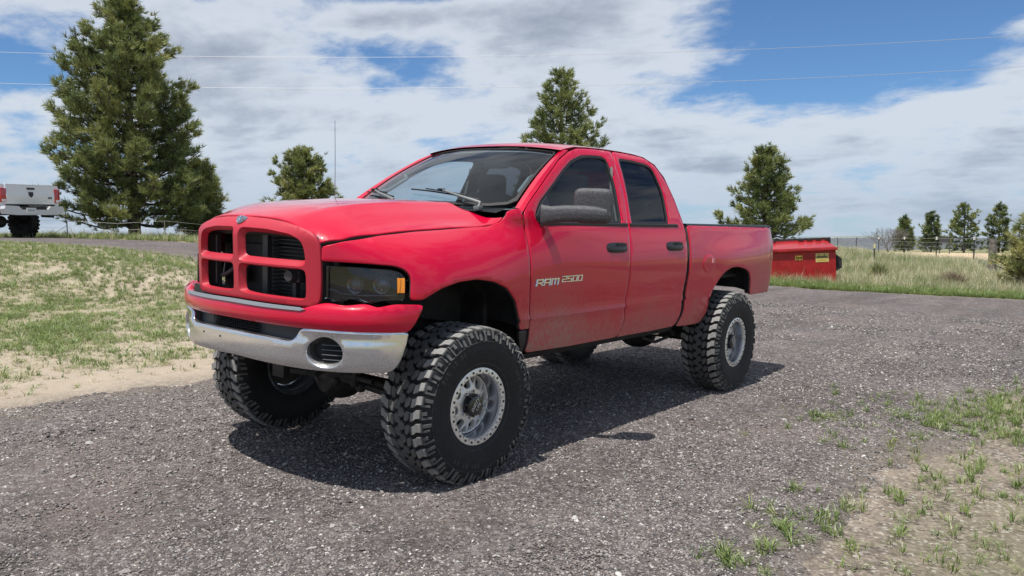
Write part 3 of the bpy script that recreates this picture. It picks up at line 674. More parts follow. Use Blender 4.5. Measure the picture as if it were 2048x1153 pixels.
# roof and back of the cab, one skin
us=[math.copysign(1-(1-abs(t))**1.6,t) for t in np.linspace(-1,1,33)]
RW=[]  # (xe,ze, xc,zc, p)
for x,ze,zcn in ((-1.285,2.108,2.146),(-1.35,2.124,2.170),(-1.50,2.150,2.192),(-1.70,2.163,2.207),(-1.95,2.170,2.215),(-2.2,2.170,2.216),(-2.4,2.163,2.208),(-2.55,2.148,2.192)):
    RW.append((x-.0,ze,x+(.065 if x>-1.32 else .055 if x>-1.45 else .03 if x>-1.6 else 0),zcn,2.6))
RW+=[(-2.67,2.092,-2.70,2.160,3.5),(-2.745,1.985,-2.79,2.085,4.5),(-2.79,1.80,-2.835,1.93,6),(-2.818,1.62,-2.852,1.70,7),(-2.822,1.50,-2.855,1.50,8),(-2.80,1.1,-2.84,1.1,8)]
rows=[]
for xe,ze,xc,zcn,p in RW:
    ye=Yside(xe,ze)-.002; r=[]
    for u in us:
        a=abs(u)**p; y=ye*u
        r.append((xc+(xe-xc)*a,y,zcn+(ze-zcn)*a))
    r=[(xe+.0,-(ye-.025),ze-.02)]+r+[(xe+.0,ye-.025,ze-.02)]
    rows.append(r)
b=MB(); b.grid([[p for p in r] for r in rows]); roof=b.build('roof',M_red,truck)
b=MB(); b.grid([[(x+.01,y,z-.045) for x,y,z in r[3:-3]] for r in rows[:10]]); b.build('headliner',M_cabgrey,truck)
b=MB(); b.grid([[(-2.862-.002,y,z) for z in (1.66,1.8,2.0)] for y in np.linspace(-.62,.62,9)]); b.build('rear_window',M_gld,truck)
# wipers
for yb,ye in ((.62,.02),(-.10,-.66)):
    b=MB()
    x0=-.345-.30*yb*yb
    def onw(y,v,o): 
        e=WE(v); u=y/e.y; return WS(u,v,o)
    P0=Vector((x0+.02,yb,1.675-.02*abs(yb))); P1=Vector(onw(yb-.18,.03,.05)); P2=Vector(onw(yb-.34,.10,.045))
    b.tube([P0,P0+Vector((-.02,0,.035)),P1,P2],[.014,.013,.010,.006],8,0)
    b.box(P0,(.05,.05,.03),0,bev=.008)
    b.tube([onw(y,.03+.11*(yb+.02-y)/(yb-ye+.04)+.012*math.sin(i*PI/8),.018) for i,y in enumerate(np.linspace(yb-.04,ye-.06,9))],.006,6,1)
    b.tube([onw(y,.03+.11*(yb+.02-y)/(yb-ye+.04)+.012,.032) for y in np.linspace(yb-.14,ye+.10,5)],.005,6,1)
    b.box(P2,(.05,.03,.016),1,bev=.004)
    b.build('wiper',[pbr('grey_wiper_arm',(.16,.17,.17),.5),M_trim],truck)
# cabin
b=MB(); b.box((-1.7,0,.93),(2.3,1.78,.03)); b.build('cab_floor',M_dark,truck)
dsh=MB(); dsh.grid([[(-.46-.28*abs(y)**2,y,1.655),(-.62-.1*abs(y),y,1.665),(-.88,y,1.655),(-.99,y,1.60),(-1.0,y,1.35),(-.9,y,1.1)] for y in np.linspace(-.82,.82,17)]); ds=dsh.build('dashboard',M_dash,truck)
b=MB(); R_=Matrix.Rotation(math.radians(-25),3,'Y')
b.tube([Vector((-1.12,.42,1.52))+R_@Vector((0,.185*math.cos(a),.185*math.sin(a))) for a in np.linspace(0,2*PI,28,endpoint=False)],.016,8,close=True)
b.tube([(-1.02,.42,1.47),(-1.13,.42,1.52)],[.03,.055],10)
for a in (0.1,PI-.1,-PI/2): b.tube([Vector((-1.12,.42,1.52)),Vector((-1.12,.42,1.52))+R_@Vector((0,.18*math.cos(a),.18*math.sin(a)))],.014,6)
b.build('steering_wheel',M_seat,truck)
def seat(x,y,w,name='seat',hr=True):
    b=MB()
    for (c,d,Rr) in (((x+.05,y,1.22),(.52,w,.17),None),((x-.27,y,1.50),(.15,w*.96,.62),Matrix.Rotation(math.radians(-14),3,'Y'))): b.add(*sup(c,d,.35,24,14,Rr))
    if hr:
        for yy in ((0,) if w<.7 else (-.42,.42)):
            b.add(*sup((x-.36,y+yy,1.87),(.11,.27,.19),.45,20,12)); b.tube([(x-.345,y+yy-.06,1.75),(x-.35,y+yy-.06,1.84)],.007,6); b.tube([(x-.345,y+yy+.06,1.75),(x-.35,y+yy+.06,1.84)],.007,6)
    b.box((x,y,1.05),(.4,w*.8,.22)); return b.build(name,M_seat,truck)
seat(-1.45,.42,.54,'front_seat'); seat(-1.45,-.42,.54,'front_seat'); seat(-2.42,0,1.45,'rear_seat')
b=MB(); b.add(*sup((-1.36,0,2.02),(.035,.25,.075),.4,20,10)); b.tube([(-1.36,0,2.03),(-1.28,0,2.12)],.012,6); b.build('rearview_mirror',M_black,truck)
for sg in (1,-1):
    b=MB(); b.grid([[(x-.035,sg*(Yside(-1.95,z)-.06),z),(x+.05,sg*(Yside(-1.95,z)-.075),z)] for x,z in ((-1.84,1.50),(-1.88,1.6),(-1.93,1.8),(-1.98,2.0),(-2.02,2.13))]); 
    b.tube([(-1.88,sg*.74,2.02),(-1.83,sg*.78,1.7),(-1.72,sg*.76,1.25)],.012,4)
    b.build('belt_pillar_trim',M_cabgrey,truck)
    b=MB(); b.grid([[(x,sg*(Yside(x,z)-.052-.0),z) for z in (.95,1.2,1.45,1.555)] for x in np.linspace(-.62,-2.78,14)]); b.build('door_card',M_cabgrey,truck)
    b=MB(); p=[(-.80,sg*.72,1.80),(-.99,sg*.69,1.90)]; b.tube([Vector(q)+Vector((0,0,0)) for q in ((-.78,sg*.70,1.775),(-.82,sg*.66,1.785),(-.98,sg*.62,1.885),(-1.0,sg*.66,1.91))],.014,8); b.build('grab_handle',M_cabgrey,truck)
# ---- mirrors
for sg in (1,-1):
    b=MB()
    mdx=0 if sg>0 else -.24
    R0=[Vector((-.735,sg*.925,1.625)),Vector((-.76,sg*.985,1.632)),Vector((-.80,sg*1.06,1.643)),Vector((-.86,sg*1.16,1.647)),Vector((-.905,sg*1.24,1.645)),Vector((-.945,sg*1.30,1.640)),Vector((-.965,sg*1.325,1.636))]
    R0=[p+Vector((mdx*min(1,max(0,(abs(p.y)-.925)/.2)),0,0)) for p in R0]
    hz_=[.075,.058,.056,.056,.054,.043,.015]; hy_=[.03,.035,.042,.05,.05,.04,.012]
    rows=[]
    for i,p in enumerate(R0):
        d=(R0[min(i+1,6)]-R0[max(i-1,0)]).normalized(); sdv=d.cross(Vector((0,0,1))).normalized()
        r=[]
        for j in range(20):
            a=2*PI*j/20; f=lambda w:math.copysign(abs(w)**.65,w)
            r.append(p+sdv*hy_[i]*f(math.cos(a))+Vector((0,0,1))*hz_[i]*f(math.sin(a)))
        r.append(r[0]); rows.append(r)
    b.grid(rows); b.add([tuple(v) for v in rows[-1][:-1]],[tuple(range(20))])
    arm=b.build('mirror_arm',pbr('dusty_black_plastic',(.062,.062,.066),.42,noise_=.5,nscale=140,bump=.35,bscale=330) if 'dusty_black_plastic' not in bpy.data.materials else bpy.data.materials['dusty_black_plastic'],truck)
    MP=bpy.data.materials['dusty_black_plastic']
    Rm=Matrix.Rotation(sg*math.radians(32),3,'Z')
    b=MB(); b.add(*sup((-.945+mdx,sg*1.195,1.70),(.13,.265,.235),.38,32,18,Rm)); hd=b.build('mirror_head',MP,truck)
    b=MB(); R2=Rm; c=Vector((-.945+mdx,sg*1.195,1.70)); o=R2@Vector((-.068,0,0)); b.box(c+o,(.004,.21,.185),0,R2); b.build('mirror_glass',M_chrome,hd)
    panel('mirror_sail',[(-.722,1.578),(-.715,1.625),(-.80,1.706),(-.90,1.768),(-.905,1.578)],P_in(-.003),[M_black],truck,h=.04,gap=0,edge=[(-.002,.002),(-.003,.02)],flip=True,mirror=(sg<0))
# antenna on the far fender
b=MB(); a0=Vector((-.40,-.80,1.60)); b.tube([a0,a0+Vector((.0,0,.03))],[.02,.012],10); b.tube([a0,Vector((-.405,-.81,2.0)),Vector((-.415,-.83,2.295))],[.003,.0025,.002],6); b.build('antenna',pbr('antenna_steel',(.25,.25,.26),.3,.9),truck)
# ---- bed box, tailgate, rails
for sg in (1,-1):
    b=MB(); b.grid([[(x,sg*y,z) for y,z in ((Yside(x,1.575)-.005,1.572),(Yside(x,1.575)-.010,1.590),(.88,1.594),(.84,1.588),(.835,1.52),(.83,1.10))] for x in np.linspace(-2.875,-4.80,14)],m=0); b.build('bed_rail',M_black,truck)
b=MB(); b.box((-3.86,0,1.09),(2.0,1.70,.03)); b.box((-2.885,0,1.33),(.03,1.80,.50)); b.build('bed_floor',M_dark,truck)
b=MB(); b.grid([[(-4.845-.02*math.sin(PI*k/8),y,.97+.59*k/8) for k in range(9)] for y in np.linspace(-.86,.86,9)]); b.grid([[(-4.80,y,.97+.59*k/8) for k in range(9)] for y in np.linspace(-.86,.86,9)]); b.box((-4.82,0,1.565),(.06,1.72,.02)); b.build('tailgate',M_red,truck)
for sg in (1,-1):
    b=MB(); b.box((-4.862,sg*.875,1.26),(.05,.10,.36),bev=.015); b.build('tail_light',pbr('red_lens',(.45,.01,.01),.12,coat=1.) if 'red_lens' not in bpy.data.materials else bpy.data.materials['red_lens'],truck)
# ---- chassis
M_ch=pbr('chassis_black',(.020,.019,.018),.65,noise_=.6,nscale=12,bump=.2,bscale=50)
M_steel=pbr('dirty_steel',(.09,.085,.08),.5,.5,noise_=.5,nscale=20)
for sg in (1,-1):
    b=MB(); b.box((-.2,sg*.46,.78),(1.75,.075,.17)); b.box((-2.9,sg*.48,.74),(3.7,.075,.20)); b.build('frame_rail',M_ch,truck)
    b=MB(); b.box((.62,sg*.45,.70),(.12,.07,.10),bev=.01); b.tube([(.66,sg*.45,.70),(.74,sg*.45,.67),(.72,sg*.45,.64)],.012,6); b.build('tow_bracket',M_ch,truck)
    # coil, shock, leaf
    b=MB(); b.tube([(.02+.065*math.cos(a),sg*.50+.065*math.sin(a),.56+a*.009) for a in np.linspace(0,2*PI*5,90)],.011,6); b.build('coil_spring',M_ch,truck)
    b=MB(); b.tube([(.16,sg*.56,.52),(.12,sg*.52,.95)],.028,10); b.build('shock_absorber',M_steel,truck); b=MB(); b.tube([(-3.50,sg*.52,.50),(-3.40,sg*.40,.95)],.028,10); b.build('shock_absorber',M_steel,truck)
    b=MB()
    for k in range(4): b.tube([(-3.72-x,sg*.55,.60-.018*k+.10*(x/.7)**2) for x in np.linspace(-.70+.13*k,.70-.13*k,9)],.014,4)
    b.build('leaf_spring',M_ch,truck)
    b=MB(); b.tube([(.02,sg*.46,.46),(-.85,sg*.40,.72)],.032,8); b.build('control_arm',M_ch,truck)
b=MB(); b.tube([(0,-.66,.48),(0,.66,.48)],.042,12); b.add(*sup((.0,-.22,.47),(.30,.30,.30),.8,16,10)); b.lathe([(.0001,.14),(.09,.13),(.13,.09),(.14,.05)],16,'X',c=(.02,-.22,.47)); b.build('front_axle',M_ch,truck)
b=MB(); b.tube([(-3.72,-.66,.48),(-3.72,.66,.48)],.048,12); b.add(*sup((-3.72,0,.47),(.36,.36,.34),.8,16,10)); b.build('rear_axle',M_ch,truck)
b=MB(); b.tube([(-.1,-.22,.48),(-1.5,-.14,.72)],.03,10); b.tube([(-3.4,0,.48),(-1.9,-.05,.74)],.042,10); b.build('driveshaft',M_steel,truck)
b=MB(); b.box((-.35,0,.88),(1.1,.66,.40),bev=.06); b.box((-1.35,-.05,.80),(.9,.42,.28),bev=.06); b.build('gearbox',M_ch,truck)
b=MB(); b.box((.60,0,.80),(.10,1.30,.14),bev=.02); b.box((.50,.0,.70),(.22,.95,.03)); b.box((.45,-.28,.60),(.05,.12,.16)); b.build('front_crossmember',M_ch,truck)
b=MB(); b.tube([(.26,-.58,.50),(.24,.0,.54),(.26,.60,.50)],.022,8); b.tube([(.30,-.50,.60),(.30,.45,.57)],.018,8); b.tube([(.30,.30,.70),(.30,.28,.52)],.026,8)
for y in (-.55,.05,.30,.56): b.add(*sup((.27,y,.515),(.06,.07,.07),.8,10,8))
b.build('steering_linkage',M_ch,truck)
b=MB(); b.box((-2.25,.30,.72),(.95,.50,.20),bev=.05); b.build('fuel_tank',M_ch,truck)
b=MB(); b.tube([(-.6,-.50,.60),(-2.6,-.50,.60),(-3.1,-.42,.75),(-3.6,-.42,.85),(-4.6,-.60,.75),(-4.85,-.75,.72)],.055,10); b.build('exhaust_pipe',M_steel,truck)
b=MB(); b.lathe([(.0001,.0),(.045,.0),(.05,.01),(.05,.085),(.04,.10),(.0001,.10)],16,'Z',c=(-2.72,.72,.615)); b.lathe([(.0001,.0),(.035,.0),(.035,.075),(.0001,.08)],16,'Z',c=(-2.83,.72,.63)); b.box((-2.77,.72,.71),(.25,.10,.02)); b.build('fuel_filter',pbr('cream_plastic',(.55,.56,.48),.5),truck)
b=MB(); b.tube([(-2.55,.66,.70),(-2.62,.68,.58),(-2.8,.70,.53),(-3.1,.66,.54)],.014,8); b.box((-2.95,.55,.66),(.30,.2,.16),bev=.02); b.build('rubber_hose',M_ch,truck)
b=MB(); b.grid([[(x,y,.955) for y in (-.85,0,.85)] for x in (-.55,-1.5,-2.8)]); b.build('underbody',M_dark,truck)
# ---- chrome lettering: RAM 2500
def strokes(chars,x0,z0,hgt,wd,gapc,th,fn,mat_,name,parent,slant=.0,dirx=-1,dep=.006):
    G={'R':[[(0,0),(0,1),(1,1),(1,.5),(0,.42)],[(.45,.45),(1,0)]],'A':[[(0,0),(0,.55),(.12,1),(1,1),(1,0)],[(0,.42),(1,.42)]],'M':[[(0,0),(0,1),(1,1),(1,0)],[(.5,1),(.5,.1)]],
       '2':[[(0,1),(1,1),(1,.52),(0,.46),(0,0),(1,0)]],'5':[[(1,1),(0,1),(0,.55),(1,.5),(1,0),(0,0)]],'0':[[(0,0),(0,1),(1,1),(1,0),(0,0)]],
       'D':[[(0,0),(0,1),(.7,1),(1,.7),(1,.3),(.7,0),(0,0)]],'I':[[(.5,0),(.5,1)]],'T':[[(0,1),(1,1)],[(.5,1),(.5,0)]],'Y':[[(0,1),(.5,.5),(1,1)],[(.5,.5),(.5,0)]],
       'L':[[(0,1),(0,0),(1,0)]],'F':[[(0,0),(0,1),(1,1)],[(0,.5),(.8,.5)]],'E':[[(1,0),(0,0),(0,1),(1,1)],[(0,.5),(.8,.5)]]}
    b=MB(); cx=x0
    for ch in chars:
        if ch==' ': cx+=dirx*wd*.6; continue
        w=wd*(1.2 if ch=='M' else .35 if ch=='I' else 1)
        for st in G[ch]:
            for (a,b_) in zip(st[:-1],st[1:]):
                A=np.array((cx+dirx*(a[0]*w+slant*a[1]*hgt),z0+a[1]*hgt));B=np.array((cx+dirx*(b_[0]*w+slant*b_[1]*hgt),z0+b_[1]*hgt))
                d=B-A;L=np.linalg.norm(d);d/=L;A=A-d*th*.5;B=B+d*th*.5;n=np.array((-d[1],d[0]))*th*.5; n2=n*.6
                Q=[A-n,B-n,B+n,A+n];q=[A-n2+d*th*.2,B-n2-d*th*.2,B+n2-d*th*.2,A+n2+d*th*.2]
                b.add([fn(*p,0) for p in Q]+[fn(*p,dep) for p in q],[(4,5,6,7)]+[(i,(i+1)%4,4+(i+1)%4,4+i) for i in range(4)])
        cx+=dirx*(w+gapc)
    return b.build(name,mat_,parent,smooth=False)
badge_fn=lambda x,z,d:(x,Yside(x,z)+.002+d,z)
strokes('RAM',-.632,1.165,.038,.062,.022,.013,badge_fn,M_chrome,'badge',truck,slant=.25)
strokes('2500',-.925,1.178,.036,.046,.018,.010,badge_fn,M_chrome,'badge',truck,slant=.2)
badge_fnr=lambda x,z,d:(x,-(Yside(x,z)+.002+d),z)
# ------------------------------------------------------------------ wheels (local: axle along +Y = outboard)
def rubber():
    m,t,b=mat('tyre_rubber'); tc=N(t,'ShaderNodeTexCoord'); o=tc.outputs['Object']
    at=N(t,'ShaderNodeAttribute'); at.attribute_name='tread'
    n=noi(t,o,26,6,.65); f=noi(t,o,170,4,.7)
    d=mth(t,'MULTIPLY',at.outputs['Fac'],mth(t,'ADD',mth(t,'MULTIPLY',n,1.1),mth(t,'MULTIPLY',f,.5)),clamp=True)
    d=mth(t,'ADD',mth(t,'MULTIPLY',d,.85),mth(t,'MULTIPLY',mth(t,'SUBTRACT',n,.45),.10),clamp=True)
    t.links.new(mixc(t,d,(.014,.0145,.016),(.36,.35,.33)),b.inputs['Base Color']); b.inputs['Roughness'].default_value=.62  # pale dust, its colour brightened so the shoulder lugs look sunlit
    b.inputs['Specular IOR Level'].default_value=.32
    bp=N(t,'ShaderNodeBump'); bp.inputs['Strength'].default_value=.25; bp.inputs['Distance'].default_value=.003; t.links.new(f,bp.inputs['Height']); wire(t,bp,0,b,'Normal')
    return m
M_rub=rubber()
M_alu=pbr('machined_aluminium',(.80,.78,.73),.34,.5,noise_=.12,nscale=60,bump=.05,bscale=300)
M_aluin=pbr('brushed_rim_barrel',(.42,.44,.49),.25,.85)
M_bolt=pbr('dark_bolt',(.10,.10,.10),.35,.8)
M_cap=pbr('gloss_black_cap',(.010,.010,.011),.22,coat=.6)
M_white=pbr('white_print',(.7,.7,.7),.5)
def tyre_mesh():
    b=MB(); T=[]
    prof=[(.222,.168),(.232,.180),(.250,.186),(.290,.197),(.340,.203),(.385,.200),(.420,.192),(.445,.181),(.456,.165),(.462,.10),(.464,.0),(.462,-.10),(.456,-.165),(.445,-.181),(.42,-.192),(.385,-.20),(.34,-.203),(.29,-.197),(.25,-.186),(.222,-.168)]
    b.lathe(prof,96,'Y'); T+=[0.0]*len(b.V)
    def rs(y): # outer tread radius with crown
        return .4835-.010*(abs(y)/.185)**2.6
    def block(poly,h,base,m,bev=.0022,dust=1.):
        "poly: (angle*R, y)"
        c=np.mean(poly,0); 
        V=[]
        for k,(sc,top) in enumerate(((1.05,base),(1.0,h-bev),(.95,h))):
            for p in poly:
                q=c+(np.array(p)-c)*sc; a=q[0]/.48; r=(rs(q[1])+top) if top>-.5 else .458
                V.append((r*math.sin(a),q[1],r*math.cos(a)))
        n=len(poly); Fc=[tuple(range(2*n,3*n))]
        for l in (0,1):
            for i in range(n): Fc.append((l*n+i,l*n+(i+1)%n,(l+1)*n+(i+1)%n,(l+1)*n+i))
        b.add(V,Fc); T.extend([0.05*dust]*n+[.6*dust]*n+[1.0*dust]*n)
    NP=38; pit=2*PI*.48/NP
    for i in range(NP):
        a=i*pit
        for sg in (1,-1):
            off=0 if sg>0 else pit*.5
            o=lambda P:[(a+off+p[0]*pit,sg*p[1]) for p in P]
            long=(i%2==0)
            ex=.188 if long else .180
            # shoulder lug, skewed
            block(o([(.16,.108),(.12,.126),(-.10,.150),(-.16,ex),(.46,ex),(.52,.150),(.78,.122),(.80,.102)]),0.,-1,0)
            # inner rows : interlocking hooks
            block(o([(.30,.052),(.08,.074),(.14,.100),(.62,.092),(.90,.066),(.84,.048)]),-.001,-1,0,dust=.42)
            block(o([(.00,.005),(-.10,.022),(.10,.046),(.40,.048),(.64,.030),(.66,-.006),(.30,-.010)]),-.0015,-1,0,dust=.36)
            # side biters on the sidewall
            def side(a0,a1,r0,r1,th):
                V=[]
                for aa,rr,dd in ((a0,r0,0),(a1,r0,0),(a1,r1,0),(a0,r1,0)):
                    y=float(np.interp(rr,[.385,.42,.445,.456],[.200,.192,.181,.170])); an=(a+off+aa*pit)/.48
                    V.append((rr*math.sin(an),sg*(y-.003),rr*math.cos(an)))
                for aa,rr in ((a0+.05,r0+.003),(a1-.05,r0+.003),(a1-.05,r1-.003),(a0+.05,r1-.003)):
                    y=float(np.interp(rr,[.385,.42,.445,.456],[.200,.192,.181,.170]))+th; an=(a+off+aa*pit)/.48
                    V.append((rr*math.sin(an),sg*y,rr*math.cos(an)))
                b.add(V,[(4,5,6,7)]+[(k,(k+1)%4,4+(k+1)%4,4+k) for k in range(4)]); T.extend([.0]*4+[.42]*4)
            side(-.05,.30,.400 if long else .428,.462,.011)
            side(.42,.66,.412 if long else .395,.462,.010)
            side(.0,.62,.448,.458,.010)
    # raised sidewall rings
    for r0 in (.262,.392):
        y=float(np.interp(r0,[.25,.29,.34,.385,.42],[.186,.197,.203,.200,.192]))
        k=len(b.V); b.lathe([(r0-.004,y-.001),(r0-.002,y+.003),(r0+.002,y+.003),(r0+.004,y-.001)],96,'Y'); T.extend([.1]*(len(b.V)-k))
    # raised sidewall letters as small blocks (unreadable moulding around the shoulder)
    for c0 in (0.4,2.5,4.6):
        for k in range(9):
            an=c0+k*.075
            V=[]
            for d_,dd in ((0,-.001),(1,.0025)):
                for aa,rr in ((an,.345),(an+.045,.345),(an+.045,.372),(an,.372)): V.append((rr*math.sin(aa),.2015+dd,rr*math.cos(aa)))
            if k in (2,5): continue
            b.add(V,[(4,5,6,7)]+[(j,(j+1)%4,4+(j+1)%4,4+j) for j in range(4)]); T.extend([.1]*8)
    o=b.build('tyre',M_rub,None,sharp=32)
    at=o.data.attributes.new('tread','FLOAT','POINT'); at.data.foreach_set('value',np.array(T,dtype=np.float32))
    return o
def polar(r0,r1,a0,a1,n=6,rad=.0):
    P=[(r1*math.sin(a),r1*math.cos(a)) for a in np.linspace(a0,a1,n)]+[(r0*math.sin(a),r0*math.cos(a)) for a in np.linspace(a1,a0,max(2,n//2))]
    return P
def wheel_parts():
    # spoked disc (x,z plane) dished
    holes=[]
    for k in range(8):
        a=k*PI/4+.2
        # U-shaped window
        ux,uz=math.sin(a),math.cos(a); px,pz=uz,-ux
        U=[(.106,-.012),(.113,-.021),(.125,-.026),(.172,-.029),(.176,.0),(.172,.029),(.125,.026),(.113,.021),(.106,.012)]
        holes.append([(r*ux+q*px,r*uz+q*pz) for r,q in U])
        a2=a+PI/8; ux,uz=math.sin(a2),math.cos(a2); px,pz=uz,-ux
        Tt=[(.134,-.003),(.134,.003),(.172,.024),(.178,.0),(.172,-.024)]
        holes.append([(r*ux+q*px,r*uz+q*pz) for r,q in Tt])
    out=[(.186*math.sin(a),.186*math.cos(a)) for a in np.linspace(0,2*PI,72,endpoint=False)]
    def dish(u,v):
        r=math.hypot(u,v); y=.100 if r<.09 else .100-.030*min(1,(r-.09)/.095)**1.3
        return (u,y,v)
    w=panel('wheel',out,dish,[M_alu],holes=[h for h in holes],h=.012,gap=0,edge=[(0,.02)],hedge=[(-.002,.0015),(-.003,.005),(-.003,.035)],flip=True)
    # barrel joined as its own part
    b=MB(); b.lathe([(.200,.160),(.196,.150),(.193,.10),(.187,.075),(.183,.02),(.172,-.03),(.178,-.12),(.20,-.155),(.222,-.168),(.226,-.160),(.205,-.14),(.19,-.10)],72,'Y'); br=b.build('rim_barrel',M_aluin,None)
    b=MB(); b.lathe([(.196,.150),(.197,.166),(.200,.171),(.228,.171),(.2345,.168),(.236,.160),(.235,.140)],96,'Y'); ring=b.build('beadlock_ring',M_alu,None,sharp=30)
    # little notches between bolts
    b=MB(); b.lathe([(.0001,.0065),(.0048,.0065),(.0052,.005),(.0052,.0)],6,'Y'); b.lathe([(.0052,.0012),(.0078,.0012),(.0080,0)],14,'Y'); bolt=b.build('bolt',M_bolt,None,sharp=30)
    b=MB(); b.lathe([(.0001,.019),(.007,.019),(.009,.016),(.0095,.0)],8,'Y'); nut=b.build('lug_nut',M_chrome,None,sharp=30)
    b=MB()
    pr=[(.0001,.150),(.052,.150),(.060,.146),(.064,.138),(.068,.110),(.070,.098)]
    b.lathe(pr,36,'Y')
    for k in range(8):
        a=k*PI/4+.2+PI/8; b.box((.063*math.sin(a),.126,.063*math.cos(a)),(.016,.034,.016),0,Matrix.Rotation(a,3,'Y'),bev=.003)
    cap=b.build('hub_cap',M_cap,None,sharp=35)
    rot=math.radians(-52)
    def cf(x,z,d): return (-(x*math.cos(rot)+z*math.sin(rot)),.1505+d,(-x*math.sin(rot)+z*math.cos(rot)))
    l1=strokes('DIRTY',-.043,.002,.019,.0135,.0065,.0032,cf,M_white,'lettering',None,slant=.3,dirx=1,dep=.0008)
    l2=strokes('LIFE',-.020,-.024,.015,.010,.005,.0026,cf,M_white,'lettering',None,slant=.3,dirx=1,dep=.0008)
    b=MB(); b.lathe([(.165,-.02),(.165,-.05),(.05,-.05),(.05,.08)],32,'Y'); disc=b.build('brake_disc',pbr('brake_steel',(.05,.048,.045),.5,.6),None)
    notch=[]
    for k in range(24):
        a=(k+.5)*2*PI/24; r=.206; b=MB(); 
        notch.append(a)
    b=MB(); b.box((0,.1713,.204),(.010,.0012,.011)); nt_=b.build('ring_notch',pbr('notch_shade',(.30,.29,.28),.45,.6),None,smooth=False)
    return w,br,ring,bolt,nut,cap,(l1,l2),disc,nt_
TY=tyre_mesh(); WP=wheel_parts()
def cp(o,par,loc=None,rot=None):
    c=o.copy(); C.objects.link(c); c.parent=par
    if loc is not None: c.location=loc
    if rot is not None: c.rotation_euler=rot
    return c
for k,(x,sg,steer,spin) in enumerate(((0,1,3.,0.),(0,-1,3.,.7),(-3.72,1,0,1.3),(-3.72,-1,0,2.2))):
    w=WP[0] if k==0 else cp(WP[0],truck); w.parent=truck
    w.location=(x,sg*.893,.478)
    rz=math.radians(-steer)+(PI if sg<0 else 0)
    w.rotation_euler=(Matrix.Rotation(rz,3,'Z')@Matrix.Rotation(spin,3,'Y')).to_euler()
    first=(k==0)
    def use(o,loc=None,rot=None,force=False):
        if first and not force: 
            o.parent=w
            if loc is not None:o.location=loc
            if rot is not None:o.rotation_euler=rot
            return o
        return cp(o,w,loc,rot)
    ty=use(TY); ty.scale=(1,.92,1); use(WP[1]); use(WP[2]); use(WP[5]); use(WP[7]); use(WP[6][0]); use(WP[6][1])
    nb=24 if sg>0 else 24
    for i in range(nb):
        if sg>0: use(WP[8],(0,0,0),(0,(i+.5)*2*PI/24,0),force=i>0)
        a=i*2*PI/24; use(WP[3],(.2165*math.sin(a),.171,.2165*math.cos(a)),(0,a,0),force=i>0)
    for i in range(8):
        a=i*PI/4+.2+PI/8; use(WP[4],(.083*math.sin(a),.100,.083*math.cos(a)),(0,a,0),force=i>0)
# ------------------------------------------------------------------ terrain
CTL=[[-5.346,-19.879,1.664],[-1.889,-20.998,1.637],[-3.394,-15.886,1.505],[-4.415,-9.761,1.224],[-4.015,-12.523,1.356],[-7.781,-15.206,1.509],[-6.413,-17.733,1.598],[-10.26,-23.355,1.637],[-13.465,-24.149,1.561],[-9.246,-27.839,1.637],[-17.562,-23.825,1.471],[-17.833,-17.041,1.27],[-25.887,-16.576,1.197],[-15.905,-51.569,1.117],[-21.641,-44.379,1.117],[-27.377,-37.189,1.117],[-7.07,-54.623,1.224],[-17.619,-5.993,0.511],[-18.892,-4.393,0.469],[-19.373,-3.784,0.413],[-18.523,-2.435,0.361],[-18.82,-0.452,0.307],[-19.78,1.564,0.205],[-20.431,3.997,0.102],[-60.298,-15.165,0.765],[-52.803,-11.704,0.712],[-57.983,-11.63,0.643],[-50.447,-8.218,0.566],[-38.386,-4.068,0.637],[-36.063,-2.151,0.545],[-26.76,-0.156,0.502],[-29.106,0.374,0.523],[-23.876,-2.962,0.444],[-22.01,-0.475,0.37],[-42.117,5.455,0.352],[-33.45,-10.324,1.358],[-86.94,-18.674,0.337],[-94.675,-16.997,0.205],[-97.669,-13.244,0.205],[-100.697,-9.448,0.205],[-107.231,-1.247,0.095],[-70.457,-31.334,0.658],[-55.844,-33.608,0.866],[-40.464,-36.837,1.013]]
def plane_z(x,y): return .211972-(.00564668*(x+.01877)+.04536023*(y+.06067))/.99895474
def build_rbf():
    P=[tuple(c) for c in CTL]
    # the drive itself keeps the plane the truck stands on
    for x in np.arange(-14,9,2.2):
        for y in np.arange(-9.5,10,2.2):
            if x<-9 and y<-6: continue
            P.append((x,y,plane_z(x,y)))
    for x,y in ((14,0),(14,10),(10,16),(0,16),(-12,14),(20,-8),(8,-14),(5,-20)): P.append((x,y,plane_z(x,y) if y>-12 else plane_z(x,y)+.1))
    for r,z in ((60,.6),(150,.35),(400,.1),(1200,-1.3),(3600,-4.6)):
        for k in range(20):
            a=2*PI*k/20+r
            x,y=CAMP.x+r*math.cos(a),CAMP.y+r*math.sin(a)
            if min(math.hypot(x-p[0],y-p[1]) for p in P)<r*.16: continue
            P.append((x,y,z))
    P=np.array(P); n=len(P)
    D=np.sqrt(((P[:,None,:2]-P[None,:,:2])**2).sum(-1)+.5)
    A=np.zeros((n+1,n+1)); A[:n,:n]=D-np.eye(n)*.25; A[:n,n]=1;A[n,:n]=1
    w=np.linalg.solve(A,np.append(P[:,2],0)); return P[:,:2],w
RP,RW_=build_rbf()
def hgt(X):
    X=np.atleast_2d(np.array(X,float)); out=np.zeros(len(X))
    for i in range(0,len(X),20000):
        x=X[i:i+20000]; D=np.sqrt(((x[:,None,:]-RP[None])**2).sum(-1)+.5); out[i:i+20000]=D@RW_[:-1]+RW_[-1]
    # exact plane round the truck
    pz=plane_z(X[:,0],X[:,1]); d=np.hypot((X[:,0]+1.8)/1.35,X[:,1]-.0); w=np.clip((6.0-d)/2.5,0,1); w=w*w*(3-2*w)
    return out*(1-w)+pz*w
def h1(x,y): return float(hgt([(x,y)])[0])
